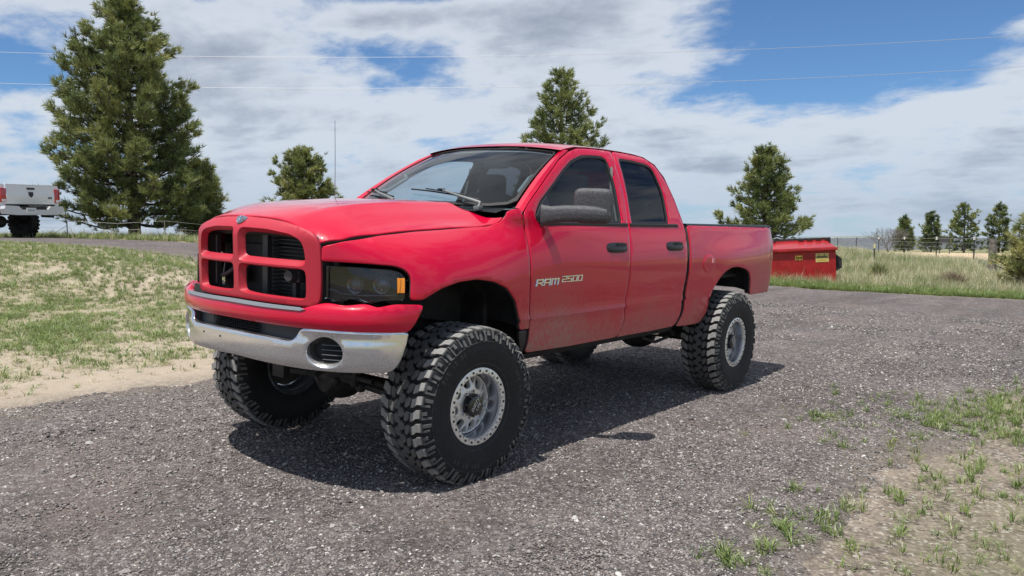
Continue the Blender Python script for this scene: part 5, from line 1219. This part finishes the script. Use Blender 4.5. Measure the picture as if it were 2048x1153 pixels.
def pine(name_loc,H,prof,lean,seed,label,ntier=26,per=9,tuft_per=9,L=.17,w=.020,nn=13,trunk_r=.16,group=None,z=None,base=.08,droop=.0,irr=.25,tint0=.5,name='pine_tree',cat='pine tree',core=.35):
    x,y=name_loc; rng=np.random.default_rng(seed); z0=h1(x,y)-.05 if z is None else z
    root=empty(name,(x,y,z0)); tag(root,label,cat,group or ('far pines in a row behind the fence' if x<-80 else 'pines standing around the drive' if name=='pine_tree' else None))
    def ctr(h): return np.array([lean[0]*(h/H)**1.2,lean[1]*(h/H)**1.2,h])
    hs_=[p[0]*H for p in prof]; rs_=[p[1] for p in prof]
    tb=MB(); tb.tube([tuple(ctr(h)) for h in np.linspace(0,H*.96,12)],[trunk_r*(1-.92*q)**1.0+.01 for q in np.linspace(0,1,12)],10); 
    bb=MB(); P=[];D=[];T=[]
    side_fac=[1+irr*math.sin(k*1.7+seed)+irr*.5*math.sin(k*3.1+seed*2) for k in range(12)]
    for i in range(ntier):
        h=H*(base+(1-base-.03)*((i+rng.random()*.5)/ntier)**.95); R=np.interp(h,hs_,rs_)
        nb=max(3,int(per*(.5+.5*R/max(rs_))))
        for j in range(nb):
            a=2*PI*(j+rng.random()*.7)/nb+i*2.4; f=np.interp((a%(2*PI))/(2*PI)*12,range(13),side_fac+[side_fac[0]])
            f=.75+.25*f
            r=R*f*(rng.uniform(.80,1.12) if rng.random()<.72 else rng.uniform(.5,.8)); c=ctr(h); up=.12+.45*(h/H)-droop
            dirv=np.array([math.cos(a),math.sin(a),0]); q0=c
            pts=[]
            for s in np.linspace(0,1,6): pts.append(q0+dirv*r*s+np.array([0,0,r*(up*s**1.5-.10*math.sin(PI*s))])+rng.normal(0,.02*r,3)*s)
            bb.tube([tuple(p) for p in pts],[.030*(R/2)**.6*(1-.8*s)+.006 for s in np.linspace(0,1,6)],5,cap=False)
            bt=np.clip(tint0+rng.normal(0,.13),0,1)
            nt_=max(3,int(tuft_per*(r/max(rs_)*.9+.35)))
            for k in range(nt_):
                s=1-(1-core)*rng.random()**1.7; s=min(s,1); 
                i0=min(int(s*5),4); p=pts[i0]+(pts[i0+1]-pts[i0])*(s*5-i0)
                lat=np.array([-dirv[1],dirv[0],0]); spread=.34*r*(1.15-s)+.22*L*5*.3
                off=lat*rng.normal(0,1)*min(spread*.62,.34)+np.array([0,0,abs(rng.normal(0,.10))+.02])+dirv*rng.normal(0,.06)
                q=p+off; dd=dirv*.7+lat*np.sign(np.dot(off,lat))*.35+np.array([0,0,.55]); dd/=np.linalg.norm(dd)
                if rng.random()<.45: bb.tube([tuple(p),tuple(q)],[.010,.006],3,cap=False)
                # a cluster of 2-3 bursts makes a rounded plume
                for m_ in range(2):
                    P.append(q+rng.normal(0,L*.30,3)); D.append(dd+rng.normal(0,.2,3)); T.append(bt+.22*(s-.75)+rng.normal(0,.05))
    P.append(ctr(H*.97));D.append(np.array([0,0,1.]));T.append(.5)
    P=np.array(P);D=np.array(D);D/=np.linalg.norm(D,axis=1,keepdims=True);T=np.array(T)
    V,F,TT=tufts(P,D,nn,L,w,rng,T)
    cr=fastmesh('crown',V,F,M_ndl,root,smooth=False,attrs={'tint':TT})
    tb.build('trunk',M_bark,root); bb.build('limbs',M_bark,root)
    return root
# silhouettes: (height fraction, radius m)
pine((-10.10,-23.20),8.55,[(0,1.6),(.05,2.4),(.12,2.6),(.22,2.5),(.35,2.2),(.45,2.1),(.55,2.0),(.68,1.5),(.78,1.0),(.88,.55),(.95,.25),(1,.06)],(.12,-.16),3,'tall broad pine beside the white pickup, its crown reaching the top of the picture',ntier=27,per=9,tuft_per=27,L=.22,w=.026,nn=16,trunk_r=.20,base=.07,irr=.30)
pine((-12.95,-23.95),3.0,[(0,.5),(.1,.8),(.5,.75),(.8,.45),(1,.1)],(.0,.1),5,'small round-headed pine standing against the right side of the tallest pine',ntier=13,per=7,tuft_per=14,L=.20,w=.024,nn=15,trunk_r=.08,tint0=.62)
pine((-17.56,-23.8),3.95,[(0,.9),(.15,1.45),(.35,1.45),(.6,1.15),(.8,.75),(.93,.4),(1,.1)],(.0,.0),8,'bushy pine behind the hood of the red pickup, left of the cab',ntier=16,per=8,tuft_per=17,L=.19,w=.026,nn=15,trunk_r=.10,tint0=.60)
pine((-25.9,-16.6),7.95,[(0,1.5),(.3,2.1),(.5,1.8),(.65,1.55),(.78,1.05),(.88,.65),(.95,.35),(1,.12)],(.05,.0),12,'pine rising behind the roof of the red pickup cab',ntier=24,per=7,tuft_per=15,L=.23,w=.034,nn=12,trunk_r=.16,tint0=.52,irr=.4)
pine((-33.4,-10.3),4.6,[(0,1.1),(.1,2.15),(.25,2.05),(.42,1.5),(.55,1.25),(.7,1.0),(.85,.6),(.95,.3),(1,.1)],(-.0,.0),17,'spreading pine above the truck bed and the red dumpster',ntier=16,per=7,tuft_per=19,L=.24,w=.034,nn=13,trunk_r=.15,base=.10,irr=.4)
# pine bush, right edge
pine((-22.1,1.85),2.0,[(0,.95),(.2,1.15),(.6,.95),(.85,.6),(1,.2)],(0,0),23,'low bushy young pine cut off by the right edge of the picture',ntier=12,per=10,tuft_per=12,L=.16,w=.016,nn=15,trunk_r=.05,tint0=.74,base=.04,name='young_pine')
# far row on the right
for (x,y,H,rr,sd_,lb) in ((-94.7,-18.4,4.0,1.1,31,'slim far pine, leftmost of the row behind the wire fence'),(-101.3,-17.0,4.8,1.35,32,'second far pine of the row, pointed top and forked side branches'),
    (-95.4,-12.6,5.5,1.9,33,'largest far pine of the row behind the wire fence'),(-101.6,-10.2,5.6,1.6,34,'tall ragged far pine just right of the largest one'),(-124.7,-8.8,4.9,1.7,35,'farthest pine of the row, partly hidden by the young pine at the right edge')):
    pine((x,y),H,[(0,rr*.8),(.15,rr),(.45,rr*.85),(.7,rr*.55),(.88,rr*.3),(1,.12)],(0,0),sd_,lb,ntier=13,per=6,tuft_per=7,L=.36,w=.085,nn=9,trunk_r=.12,base=.06,irr=.6,tint0=.38)
# bare tree
def bare(loc,H,seed,label):
    rng=random.Random(seed); x,y=loc; root=empty('bare_tree',(x,y,h1(x,y)-.05)); tag(root,label,'tree'); b=MB(); tr=MB()
    def grow(p,d,L,r,lv,mb):
        q=p+d*L; mid_=p+d*L*.5+Vector((rng.gauss(0,1),rng.gauss(0,1),rng.gauss(0,1)))*L*.05; mb.tube([p,mid_,q],[r,r*.85,r*.7],5 if lv<3 else 3,cap=False)
        if lv>=6: return
        for k in range(3 if lv<4 else 2):
            dd=(d+Vector((rng.gauss(0,1),rng.gauss(0,1),rng.gauss(0,.5)))*.48).normalized(); dd.z+=.10; dd.normalize(); grow(q,dd,L*rng.uniform(.68,.9),r*.64,lv+1,b)
    for k in range(5):
        a=k*1.3; grow(Vector((0,0,0)),Vector((math.cos(a)*.55,math.sin(a)*.55,1)).normalized(),H*.24,.055,1,tr)
    m=pbr('grey_bare_wood',(.16,.145,.135),.9); tr.build('trunk',m,root,sharp=None); b.build('branches',m,root,sharp=None); return root
bare((-80.6,-16.6),3.1,4,'leafless grey tree behind the fence, between the dumpster and the far pines')
# round leafy shrubs
def shrub(loc,H,W_,seed,label,name,m,n=900,L=.22,cat='shrub'):
    rng=np.random.default_rng(seed); x,y=loc; root=empty(name,(x,y,h1(x,y)-.03)); tag(root,label,cat)
    V=[];F=[];
    for k in range(n):
        a=rng.random()*2*PI; t=rng.random()**.6; el=rng.uniform(.15,1.45); d=np.array([math.cos(a)*math.cos(el),math.sin(a)*math.cos(el),math.sin(el)]); p0=d*np.array([W_*.5,W_*.5,H*.8])*t*.7
        Lk=L*rng.uniform(.6,1.3); dd=d+rng.normal(0,.35,3); dd/=np.linalg.norm(dd); s=np.cross(dd,rng.normal(0,1,3)); s/=np.linalg.norm(s); b=len(V); V+=[p0-s*.008,p0+s*.008,p0+dd*Lk]; F.append((b,b+1,b+2))
    fastmesh('foliage',np.array(V),np.array(F),m,root,smooth=False,attrs={'tint':np.repeat(rng.random(n),3)})
    b=MB()
    for k in range(9): a=k*.7; b.tube([(0,0,0),(math.cos(a)*W_*.2,math.sin(a)*W_*.2,H*.4)],[.012,.006],4,cap=False)
    b.build('stem',M_bark,root); return root
shrub((-21.76,-2.30),.72,.55,41,'small dark green shrub in the tall grass, right of the dumpster','dark_shrub',M_ndl,1500,.30)
shrub((-21.4,-.30),.50,1.0,42,'dry brown tumbled brush in the tall grass in front of the fence','dry_brush',pbr('dry_brush',(.26,.20,.135),.9,noise_=.3),1300,.30,'brush')
# ------------------------------------------------------------------ fence on the right
M_post=pbr('green_black_steel_post',(.035,.042,.038),.6); M_wire=pbr('galvanised_wire',(.30,.30,.30),.4,.7); M_capw=pbr('white_cap',(.75,.74,.70),.5); M_wood=pbr('weathered_wood',(.17,.145,.125),.9,noise_=.45,nscale=10,bump=.7,bscale=30)
FP=[(-67.6,-18.84),(-60.3,-15.17),(-52.8,-11.7),(-49.48,-9.45),(-45.04,-6.98),(-37.28,-3.85),(-32.66,-1.61)]
WP_=(-26.2,-.05)
fr=empty('wire_fence',(-40,-5,h1(-40,-5))); tag(fr,'wire mesh fence on dark steel posts crossing the meadow on the right','fence')
FI=Matrix.Translation(fr.location).inverted()
def fpart(b,name,m,par=fr): o=b.build(name,m,par); o.matrix_parent_inverse=FI; return o
tops=[]
for k,(x,y) in enumerate(FP):
    z=h1(x,y); ztop=CAMP.z+math.hypot(x-CAMP.x,y-CAMP.y)*(480-476)/1631; H=min(max(ztop-z,1.0),1.5)
    b=MB(); b.box((x,y,z+H/2-.1),(.05,.012,H+.2)); b.box((x,y,z+H/2-.1),(.012,.05,H+.2)); o=fpart(b,'steel_post',M_post); tops.append((x,y,z,H))
    if k>=3:
        b=MB(); b.tube([(x,y,z+H-.10),(x,y,z+H+.03)],.040,8); c=b.build('post_cap',M_capw,o)
x,y=WP_; z=h1(x,y); b=MB(); b.tube([(x,y,z-.2),(x+.01,y,z+.6),(x,y,z+1.20)],[.125,.115,.11],12); b.V=[(v[0]+.008*math.sin(v[2]*9+v[1]*50),v[1],v[2]) for v in b.V]; fpart(b,'wooden_post',M_wood); tops.append((x,y,z,1.18))
x,y=-23.5,3.0; tops.append((x,y,h1(x,y),1.15)); b=MB(); b.tube([(x,y,h1(x,y)-.2),(x,y,h1(x,y)+1.2)],.1,10); fpart(b,'wooden_post',M_wood)
b=MB()
for (p,q) in zip(tops[:-1],tops[1:]):
    for f in (.97,.80,.62,.45,.28,.12):
        b.tube([(p[0],p[1],p[2]+p[3]*f),((p[0]+q[0])/2,(p[1]+q[1])/2,(p[2]+q[2])/2+(p[3]+q[3])/2*f-.015),(q[0],q[1],q[2]+q[3]*f)],.0045 if f<.8 else .006,4,cap=False)
    n=int(math.hypot(q[0]-p[0],q[1]-p[1])/.32)
    for k in range(1,n):
        t=k/n; X_=[p[i]+(q[i]-p[i])*t for i in range(4)]; b.tube([(X_[0],X_[1],X_[2]+.08),(X_[0],X_[1],X_[2]+X_[3]*.80)],.0032,3,cap=False)
o=fpart(b,'wire_mesh',M_wire); o['kind']='stuff'
x,y=-28.1,-4.1; z=h1(x,y); r=empty('marker_stake',(x,y,z)); tag(r,'dark steel stake with a pale yellow tip standing in front of the wire fence','stake')
b=MB(); b.tube([(0,0,-.1),(.02,0,.62)],.028,6); b.build('stake_shaft',M_post,r); b=MB(); b.tube([(.02,0,.62),(.021,0,.78)],.034,8); b.build('stake_tip',pbr('pale_yellow_paint',(.75,.62,.28),.5),r)
# dark notice board by the pines
x,y=-63.1,-8.4; z=h1(x,y); r=empty('notice_board',(x,y,z),rz=YAW+PI/2); tag(r,'dark rectangular board on two posts in front of the far pines','sign board')
b=MB(); b.box((0,0,1.0),(.72,.03,.48)); b.build('board',pbr('dark_board',(.045,.05,.055),.6),r)
for s in (-.36,.36): b=MB(); b.box((s,.03,.62),(.05,.05,1.25)); b.build('post',M_post,r)
# yield sign
x,y=-119.5,-33.9; z=h1(x,y); Hs=CAMP.z+ .55-z; r=empty('yield_sign',(x,y,z),rz=YAW+PI/2); tag(r,'red and white downward triangle yield sign beyond the dumpster','road sign')
def tri(s,yy): return [(-s,yy,s*.577),(s,yy,s*.577),(0,yy,-s*1.155)]
def prism(P,dy): 
    b=MB(); V=[Vector(p) for p in P]+[Vector(p)+Vector((0,dy,0)) for p in P]; b.add(V,[(0,1,2),(5,4,3),(0,3,4,1),(1,4,5,2),(2,5,3,0)]); return b
zc_=CAMP.z-.02-z
for nm,s,yy,m in (('sign_plate',.62,0,M_capw),('red_border',.52,-.022,pbr('sign_red',(.55,.015,.03),.4)),('white_centre',.27,-.034,M_capw)):
    b=prism(tri(s,0),.02); o=b.build(nm,m,r,smooth=False); o.location=(0,yy,zc_)
b=MB(); b.box((0,.04,zc_/2),(.06,.04,zc_+.5)); b.build('post',M_post,r)
# long low shed with ribbed metal roof
A_=Vector((-104.,-31.0,0)); B_=Vector((-150,-11,0)); dd=(B_-A_); Ls=dd.length; ang=math.atan2(dd.y,dd.x); z=-.15
r=empty('long_shed',(A_.x,A_.y,z),rz=ang); tag(r,'long low shed with grey metal roof and dark open front behind the fence','building')
M_rf=pbr('grey_sheet_roof',(.155,.165,.175),.55,noise_=.15,nscale=2); M_wall=pbr('dark_shed_wall',(.045,.042,.042),.8,noise_=.5,nscale=1.5)
b=MB(); sd=1 if (Matrix.Rotation(ang,3,'Z')@Vector((0,1,0))).dot(CAMP-A_)>0 else -1
b.grid([[(x,sd*(1.0),.35),(x,sd*(-7),2.02+.0)] for x in np.linspace(0,Ls,60)]); b.grid([[(x,sd*(-7),2.02),(x,sd*-14,.5)] for x in (0,Ls)])
b.box((Ls/2,sd*1.0,.33),(Ls,.1,.10)); b.build('roof',M_rf,r)
b=MB()
for x in np.arange(.6,Ls,1.2): b.add([(x-.06,sd*1.02,.36),(x+.06,sd*1.02,.36),(x+.06,sd*-7,2.06),(x-.06,sd*-7,2.06),(x-.05,sd*1.02,.42),(x+.05,sd*1.02,.42),(x+.05,sd*-7,2.12),(x-.05,sd*-7,2.12)],[(0,1,2,3),(4,5,6,7),(0,4,7,3),(1,5,6,2)])
o=b.build('roof_rib',M_rf,r,smooth=False); o['kind']='stuff'
b=MB(); b.box((Ls/2,sd*-.5,-.3),(Ls,.2,1.3)); b.build('wall',M_wall,r)
rr_=random.Random(5)
for k in range(14):
    b=MB(); b.box((1.5+k*3.2,sd*-.1,-.15+rr_.uniform(-.1,.1)),(rr_.uniform(.8,1.8),.5,rr_.uniform(.5,.9))); b.build('stored_bale',pbr('bale_%d'%(k%3),[(.09,.06,.05),(.06,.06,.07),(.11,.09,.07)][k%3],.9) if 'bale_%d'%(k%3) not in bpy.data.materials else bpy.data.materials['bale_%d'%(k%3)],r)
# distant rise
X_=[];
hb=MB(); rows=[]
for k in range(90):
    a=YAW-math.radians(-60+120*k/89); R1=900+60*math.sin(k*.3); 
    hgt_=2.2+1.6*math.sin(k*.21+1)+.9*math.sin(k*.53); hgt_*=1 if k>50 else .35
    c,s=math.cos(a),math.sin(a); rows.append([(CAMP.x+c*(R1-200),CAMP.y+s*(R1-200),-2.),(CAMP.x+c*R1,CAMP.y+s*R1,hgt_+.8),(CAMP.x+c*(R1+300),CAMP.y+s*(R1+300),-3.)])
hb.grid(rows); ho=hb.build('hills',pbr('far_hill_grass',(.17,.19,.17),.95,noise_=.3,nscale=.02),None); tag(ho,'low grey-green rise along the horizon',kind='structure')
# ------------------------------------------------------------------ left fence by the pine
fl=empty('stock_fence',(-7.1,-20.9,h1(-7.1,-20.9))); tag(fl,'thin wire stock fence with pale stakes under the big pine','fence'); FI2=Matrix.Translation(fl.location).inverted()
FL=[(-4.4,-24.6,.55,1),(-6.5,-22.2,.55,0),(-7.15,-21.4,.55,1),(-8.2,-20.45,.50,0),(-9.2,-19.55,.62,1),(-10.2,-19.0,.55,0),(-12.0,-17.8,.6,1),(-14.5,-15.6,.6,1)]
pt=[]
for k,(x,y,H,w_) in enumerate(FL):
    z=h1(x,y); b=MB(); b.tube([(x,y,z-.1),(x+.01,y,z+H)],.016 if w_ else .006,6); o=b.build('fence_stake',M_wood if w_ else M_wire,fl); o.matrix_parent_inverse=FI2; pt.append((x,y,z+H))
b=MB()
for f in (.97,.55): b.tube([(x,y,z-(1-f)*.5) for x,y,z in pt],.0022,4,cap=False)
z=h1(-7.15,-21.4); b.tube([(-7.15,-21.4,z+.4),(-6.6,-21.5,z)],.006,4); o=b.build('fence_wire',M_wire,fl); o.matrix_parent_inverse=FI2
# ------------------------------------------------------------------ utility wires
M_cbl=pbr('pale_cable',(.42,.42,.44),.5,.3)
pl_a=(2.0,-52.5); pl_b=(-53.0,16.0)
for nm,zs_ in (('upper',(11.0,9.80,12.6)),('lower',(9.62,8.44,11.2))):
    b=MB(); P=[]
    for t in np.linspace(0,1,41):
        x=pl_a[0]+(pl_b[0]-pl_a[0])*t;y=pl_a[1]+(pl_b[1]-pl_a[1])*t
        # lagrange through three heights, low point near .5
        l0=2*(t-.5)*(t-1);l1=-4*t*(t-1);l2=2*t*(t-.5); P.append((x,y,zs_[0]*l0+zs_[1]*l1+zs_[2]*l2))
    b.tube(P,.008,5,cap=False); o=b.build('power_line',M_cbl,None); tag(o,f'{nm} of the two thin pale utility wires crossing the sky','power line')
for (x,y) in (pl_a,pl_b):
    z=h1(x,y); o=MB(); o.tube([(x,y,z-.3),(x,y,13.2)],[.16,.11],12); o.box((x,y,12.2),(.1,1.6,.1)); p=o.build('utility_pole',M_wood,None); tag(p,'wooden utility pole carrying the wires, outside the view to the '+('left' if y<0 else 'right'),'utility pole','utility poles')
# ------------------------------------------------------------------ dumpster
DX,DY=-19.45,-3.88
bdir=Vector((CAMP.x-DX,CAMP.y-DY,0)).normalized(); fr_ang=math.atan2(bdir.y,bdir.x)
dz=h1(DX,DY)
dm=empty('dumpster',(DX,DY,dz-.01)); dm.rotation_euler=(Matrix.Rotation(fr_ang-PI/2+math.radians(3),3,'Z')@Matrix.Rotation(math.radians(2.6),3,'Y')).to_euler()
tag(dm,'red steel two-yard dumpster with yellow stickers at the edge of the drive','dumpster')
# local: +y towards camera, x: -x = image right?  width 1.95 along x
M_dr=pbr('dumpster_red',(.36,.010,.012),.42,coat=.25,noise_=.18,nscale=5,bump=.15,bscale=6)
W2=.99
b=MB()
def quadbox(P0,P1,th): pass
# shell profile in (y,z)
pr=[(-.48,.02),(.36,.02),(.42,.86),(.42,.98),(-.50,1.16),(-.52,.02)]
for x0,x1 in ((-W2,W2),):
    hp=[0,0,0,0,.15,0]; V=[(x0+h_,y,z) for (y,z),h_ in zip(pr,hp)]+[(x1-h_,y,z) for (y,z),h_ in zip(pr,hp)]; n=len(pr); b.add(V,[tuple(range(n-1,-1,-1)),tuple(range(n,2*n))]+[(i,(i+1)%n,n+(i+1)%n,n+i) for i in range(n)])
b.build('body',M_dr,dm,smooth=False)
b=MB(); b.box((0,.45,.935),(2*W2+.10,.09,.075),bev=.006); b.box((0,-.50,1.17),(2*W2+.04-.30,.05,.05)); b.build('rim',M_dr,dm)
for s in (-1,1):
    b=MB(); x=s*(W2+.075); 
    V=[(s*W2,.30,.72),(s*W2,.30,.30),(s*(W2+.15),.30,.64),(s*(W2+.15),.30,.42)]
    b.add([(s*W2,.32,.80),(s*(W2+.16),.32,.66),(s*(W2+.16),.32,.40),(s*W2,.32,.30),(s*W2,-.40,.80),(s*(W2+.16),-.40,.66),(s*(W2+.16),-.40,.40),(s*W2,-.40,.30)],[(0,1,5,4),(2,3,7,6),(1,2,6,5)])
    b.build('fork_pocket',M_dr,dm,smooth=False)
    b=MB(); b.add([(s*(W2+.004),.315,.785),(s*(W2+.155),.315,.655),(s*(W2+.155),.315,.41),(s*(W2+.004),.315,.33)],[(0,1,2,3)]); b.box((s*(W2+.08),.0,.53),(.13,.60,.22)); b.build('fork_opening',M_dark,dm,smooth=False)
    b=MB(); b.add([(s*(W2-.20),.425-.0,.80),(s*(W2-.005),.425,.84),(s*(W2-.005),.395,.38),(s*(W2-.18),.395,.36)],[(0,1,2,3)]); 
b=MB(); b.grid([[(x,.44,.89),(x,.42,.84)] for x in (-W2,W2)]); b.build('rim_lip',M_dr,dm)
M_lid=pbr('black_lid_plastic',(.02,.02,.022),.5)
rl=random.Random(2)
for k,x in enumerate((-.86,-.62,-.38,-.14,.62,.84)):
    b=MB(); b.box((-x if False else x,-.47,1.215),(.15,.10,.055),bev=.01); b.build('lid_hinge',M_lid,dm)
b=MB(); b.box((0,-.56,1.0),(1.9,.03,.5)); b.build('lid',M_lid,dm)
M_yel=pbr('yellow_sticker',(.80,.50,.06),.5); M_yel2=pbr('pale_yellow_sticker',(.62,.50,.16),.5); M_ink=pbr('black_ink',(.02,.02,.02),.6)
# sticker placement on the front sheet, x to the image right is SX
SX=-1
fy=lambda z:.36+.06*(z-.02)/.84
def stick(xc,zc,w,h,m,nm):
    b=MB(); b.add([(xc-w/2,fy(zc-h/2)+.006,zc-h/2),(xc+w/2,fy(zc-h/2)+.006,zc-h/2),(xc+w/2,fy(zc+h/2)+.006,zc+h/2),(xc-w/2,fy(zc+h/2)+.006,zc+h/2)],[(0,1,2,3)]); return b.build(nm,m,dm,smooth=False)
def text(s,size,loc,m,par,nm='lettering',rot=None,bold=.0,flipx=1):
    c=bpy.data.curves.new(nm,'FONT'); c.body=s; c.size=size; c.align_x='CENTER'; c.align_y='CENTER'; c.extrude=.001; c.offset=bold; c.resolution_u=2
    o=bpy.data.objects.new(nm,c); C.objects.link(o); dg=bpy.context.evaluated_depsgraph_get(); me=bpy.data.meshes.new_from_object(o.evaluated_get(dg)); bpy.data.objects.remove(o)
    me.materials.clear(); me.materials.append(m); o=link(nm,me,par); o.location=loc; o.rotation_euler=rot or (PI/2,0,PI); return o
s1=stick(SX*.03,.715,.19,.13,M_yel,'sticker'); text('2yd',.115,(SX*.03,fy(.715)+.010,.712),M_ink,dm,bold=.003)
s2=stick(SX*.64,.70,.34,.245,M_yel2,'sticker')
for zz,ww,hh in ((.735,.28,.022),(.705,.30,.018),(.65,.20,.012),(.625,.24,.010)):
    stick(SX*.64,zz,ww,hh,M_ink if zz>.70 else M_yel,'print_line').location=(0,.003,0)
for xx in (.56,.70): stick(SX*xx,.78,.03,.03,M_ink,'print_mark').location=(0,.003,0)
# ------------------------------------------------------------------ white pickup (only its tail is in view)
M_wt=pbr('pearl_white_paint',(.80,.80,.78),.3,coat=1.); M_tail=bpy.data.materials['red_lens']
ang_t=math.radians(200); tv=Vector((math.cos(ang_t),math.sin(ang_t),0)); fwd=Vector((math.cos(math.radians(290)),math.sin(math.radians(290)),0))
org=Vector((-5.15,-20.75,0))+tv*.98
wt=empty('pickup_truck',(org.x,org.y,h1(org.x+fwd.x*1.2,org.y+fwd.y*1.2)-.02)); 
# local: x forward (away), y left
lft=Vector((-fwd.y,fwd.x,0)); Mw=Matrix((( fwd.x,lft.x,0),(fwd.y,lft.y,0),(0,0,1))); roll=Matrix.Rotation(math.radians(-1.6),3,'X'); wt.rotation_euler=(Mw@roll@Matrix.Rotation(math.radians(0),3,'Y')).to_euler()
tag(wt,'white pickup parked across the track at the left edge, tailgate towards the camera','pickup truck')
Hb=.95
b=MB()
for s in (1,-1):
    b.grid([[(x,s*y,z) for y,z in ((.92,Hb-.02),(.985,Hb+.15),(1.0,Hb+.32),(.975,Hb+.50),(.94,Hb+.58),(.84,Hb+.585),(.82,Hb+.55),(.82,Hb+.1))] for x in (.02,.06,.5,1.2,2.45)])
    b.add([(.02,s*.80,Hb-.02),(.02,s*.93,Hb-.02),(.015,s*.985,Hb+.15),(.015,s*.995,Hb+.32),(.02,s*.965,Hb+.5),(.02,s*.93,Hb+.58),(.02,s*.80,Hb+.585)],[tuple(range(7))])
b.box((2.45,0,Hb+.28),(.04,1.9,.58)); b.box((1.25,0,Hb+.04),(2.4,1.7,.05))
b.build('bed',M_wt,wt)
b=MB(); b.grid([[(-.0-.012*math.sin(PI*k/6)-(.012 if k in (2,3) else 0),y,Hb+.02+.56*k/6) for k in range(7)] for y in np.linspace(-.78,.78,7)]); b.box((.03,0,Hb+.58),(.07,1.56,.03),bev=.008); tgt=b.build('tailgate',M_wt,wt)
b=MB(); b.box((-.022,0,Hb+.475),(.02,.24,.05)); b.build('tailgate_handle',M_black,tgt)
b=MB(); b.add([(-.030,y,Hb+z) for y,z in ((-.075,.38),(.075,.38),(.07,.28),(.0,.22),(-.07,.28))]+[(-.010,y,Hb+z) for y,z in ((-.075,.38),(.075,.38),(.07,.28),(.0,.22),(-.07,.28))],[(0,1,2,3,4)]+[(i,(i+1)%5,5+(i+1)%5,5+i) for i in range(5)]); b.build('emblem',M_black,tgt)
text('4X4',.07,(-.032,-.62,Hb+.22),M_black,tgt,'badge',rot=(PI/2,0,-PI/2),bold=.004)
b=MB(); b.box((-.006,0,Hb+.02),(.02,1.6,.03)); b.build('tailgate_gap',M_dark,wt)
for s in (1,-1):
    b=MB(); b.box((-.0,s*.875,Hb+.28),(.08,.17,.40),bev=.02); tl=b.build('tail_light',M_tail,wt)
    b=MB(); b.box((-.035,s*.875,Hb+.135),(.02,.13,.07)); b.build('reverse_lamp',M_capw,tl)
b=MB(); 
prb=[(-.93,-.02),(-.98,-.10),(-.94,-.24),(-.55,-.27),(-.30,-.27),(.30,-.27),(.55,-.27),(.94,-.24),(.98,-.10),(.93,-.02),(.52,-.02),(.42,-.12),(-.42,-.12),(-.52,-.02)]
b.add([(-.16,y,Hb+z) for y,z in prb]+[(.02,y,Hb+z) for y,z in prb],[tuple(range(14))]+[(i,(i+1)%14,14+(i+1)%14,14+i) for i in range(14)]); bmp=b.build('rear_bumper',pbr('silver_bumper',(.62,.62,.62),.3,.35),wt,smooth=False)
b=MB(); b.box((-.12,0,Hb-.075),(.06,.78,.09)); b.build('bumper_step',M_black,bmp)
b=MB(); b.box((-.175,.15,Hb-.145),(.012,.31,.155)); lp=b.build('licence_plate',M_capw,bmp)
b=MB(); b.box((-.183,.15,Hb-.14),(.003,.22,.045)); b.build('plate_print',pbr('plate_green_grey',(.35,.42,.40),.5),lp)
b=MB(); b.box((2.4,0,Hb-.18),(4.4,.9,.16)); b.box((1.7,0,.80),(1.6,1.2,.16)); b.tube([(1.25,-.75,.50),(1.25,.75,.50)],.06,10); b.add(*sup((1.25,0,.5),(.35,.35,.35),.8,14,10)); b.tube([(.3,-.60,Hb-.28),(-.02,-.72,Hb-.30)],.05,8); b.build('chassis',M_ch,wt)
for s in (1,-1):
    b=MB(); prt=[(.24,-.14),(.40,-.155),(.46,-.13),(.475,-.08),(.478,0),(.475,.08),(.46,.13),(.40,.155),(.24,.14)]; b.lathe(prt,40,'Y')
    for k in range(26):
        a=k*2*PI/26
        for yy in (-.10,.0,.10): b.box(((.475)*math.sin(a+yy*.5),yy,(.475)*math.cos(a+yy*.5)),(.07,.075,.03),0,Matrix.Rotation(a+yy*.5,3,'Y'))
    b.lathe([(.0001,.06),(.10,.06),(.23,.13),(.24,.14)],24,'Y',m=1); b.lathe([(.0001,-.10),(.10,-.10),(.23,-.13),(.24,-.14)],24,'Y',m=1)
    w=b.build('wheel',[M_rub,M_dark],wt); w.location=(1.25,s*.80,.478)
    w2=cp(w,wt,(4.85,s*.80,.478))
# cab and nose beyond the frame edge
b=MB()
cs=[(2.5,.97,Hb+.60),(2.65,.72,Hb+1.18),(2.9,.68,Hb+1.24),(3.4,.70,Hb+1.22),(4.2,.86,Hb+.66),(4.3,.93,Hb+.52),(5.5,.90,Hb+.42),(5.85,.80,Hb+.25),(5.9,.85,Hb-.1)]
b.grid([[(x,y*q,z-.05*abs(q)**4) for q in (-1,-.8,-.4,0,.4,.8,1)] for x,y,z in cs]); 
for s in (1,-1): b.grid([[(x,s*min(1.0,y+.02),z-.04),(x,s*1.0,Hb+.3),(x,s*.95,Hb-.05)] for x,y,z in cs])
b.build('cab',M_wt,wt)
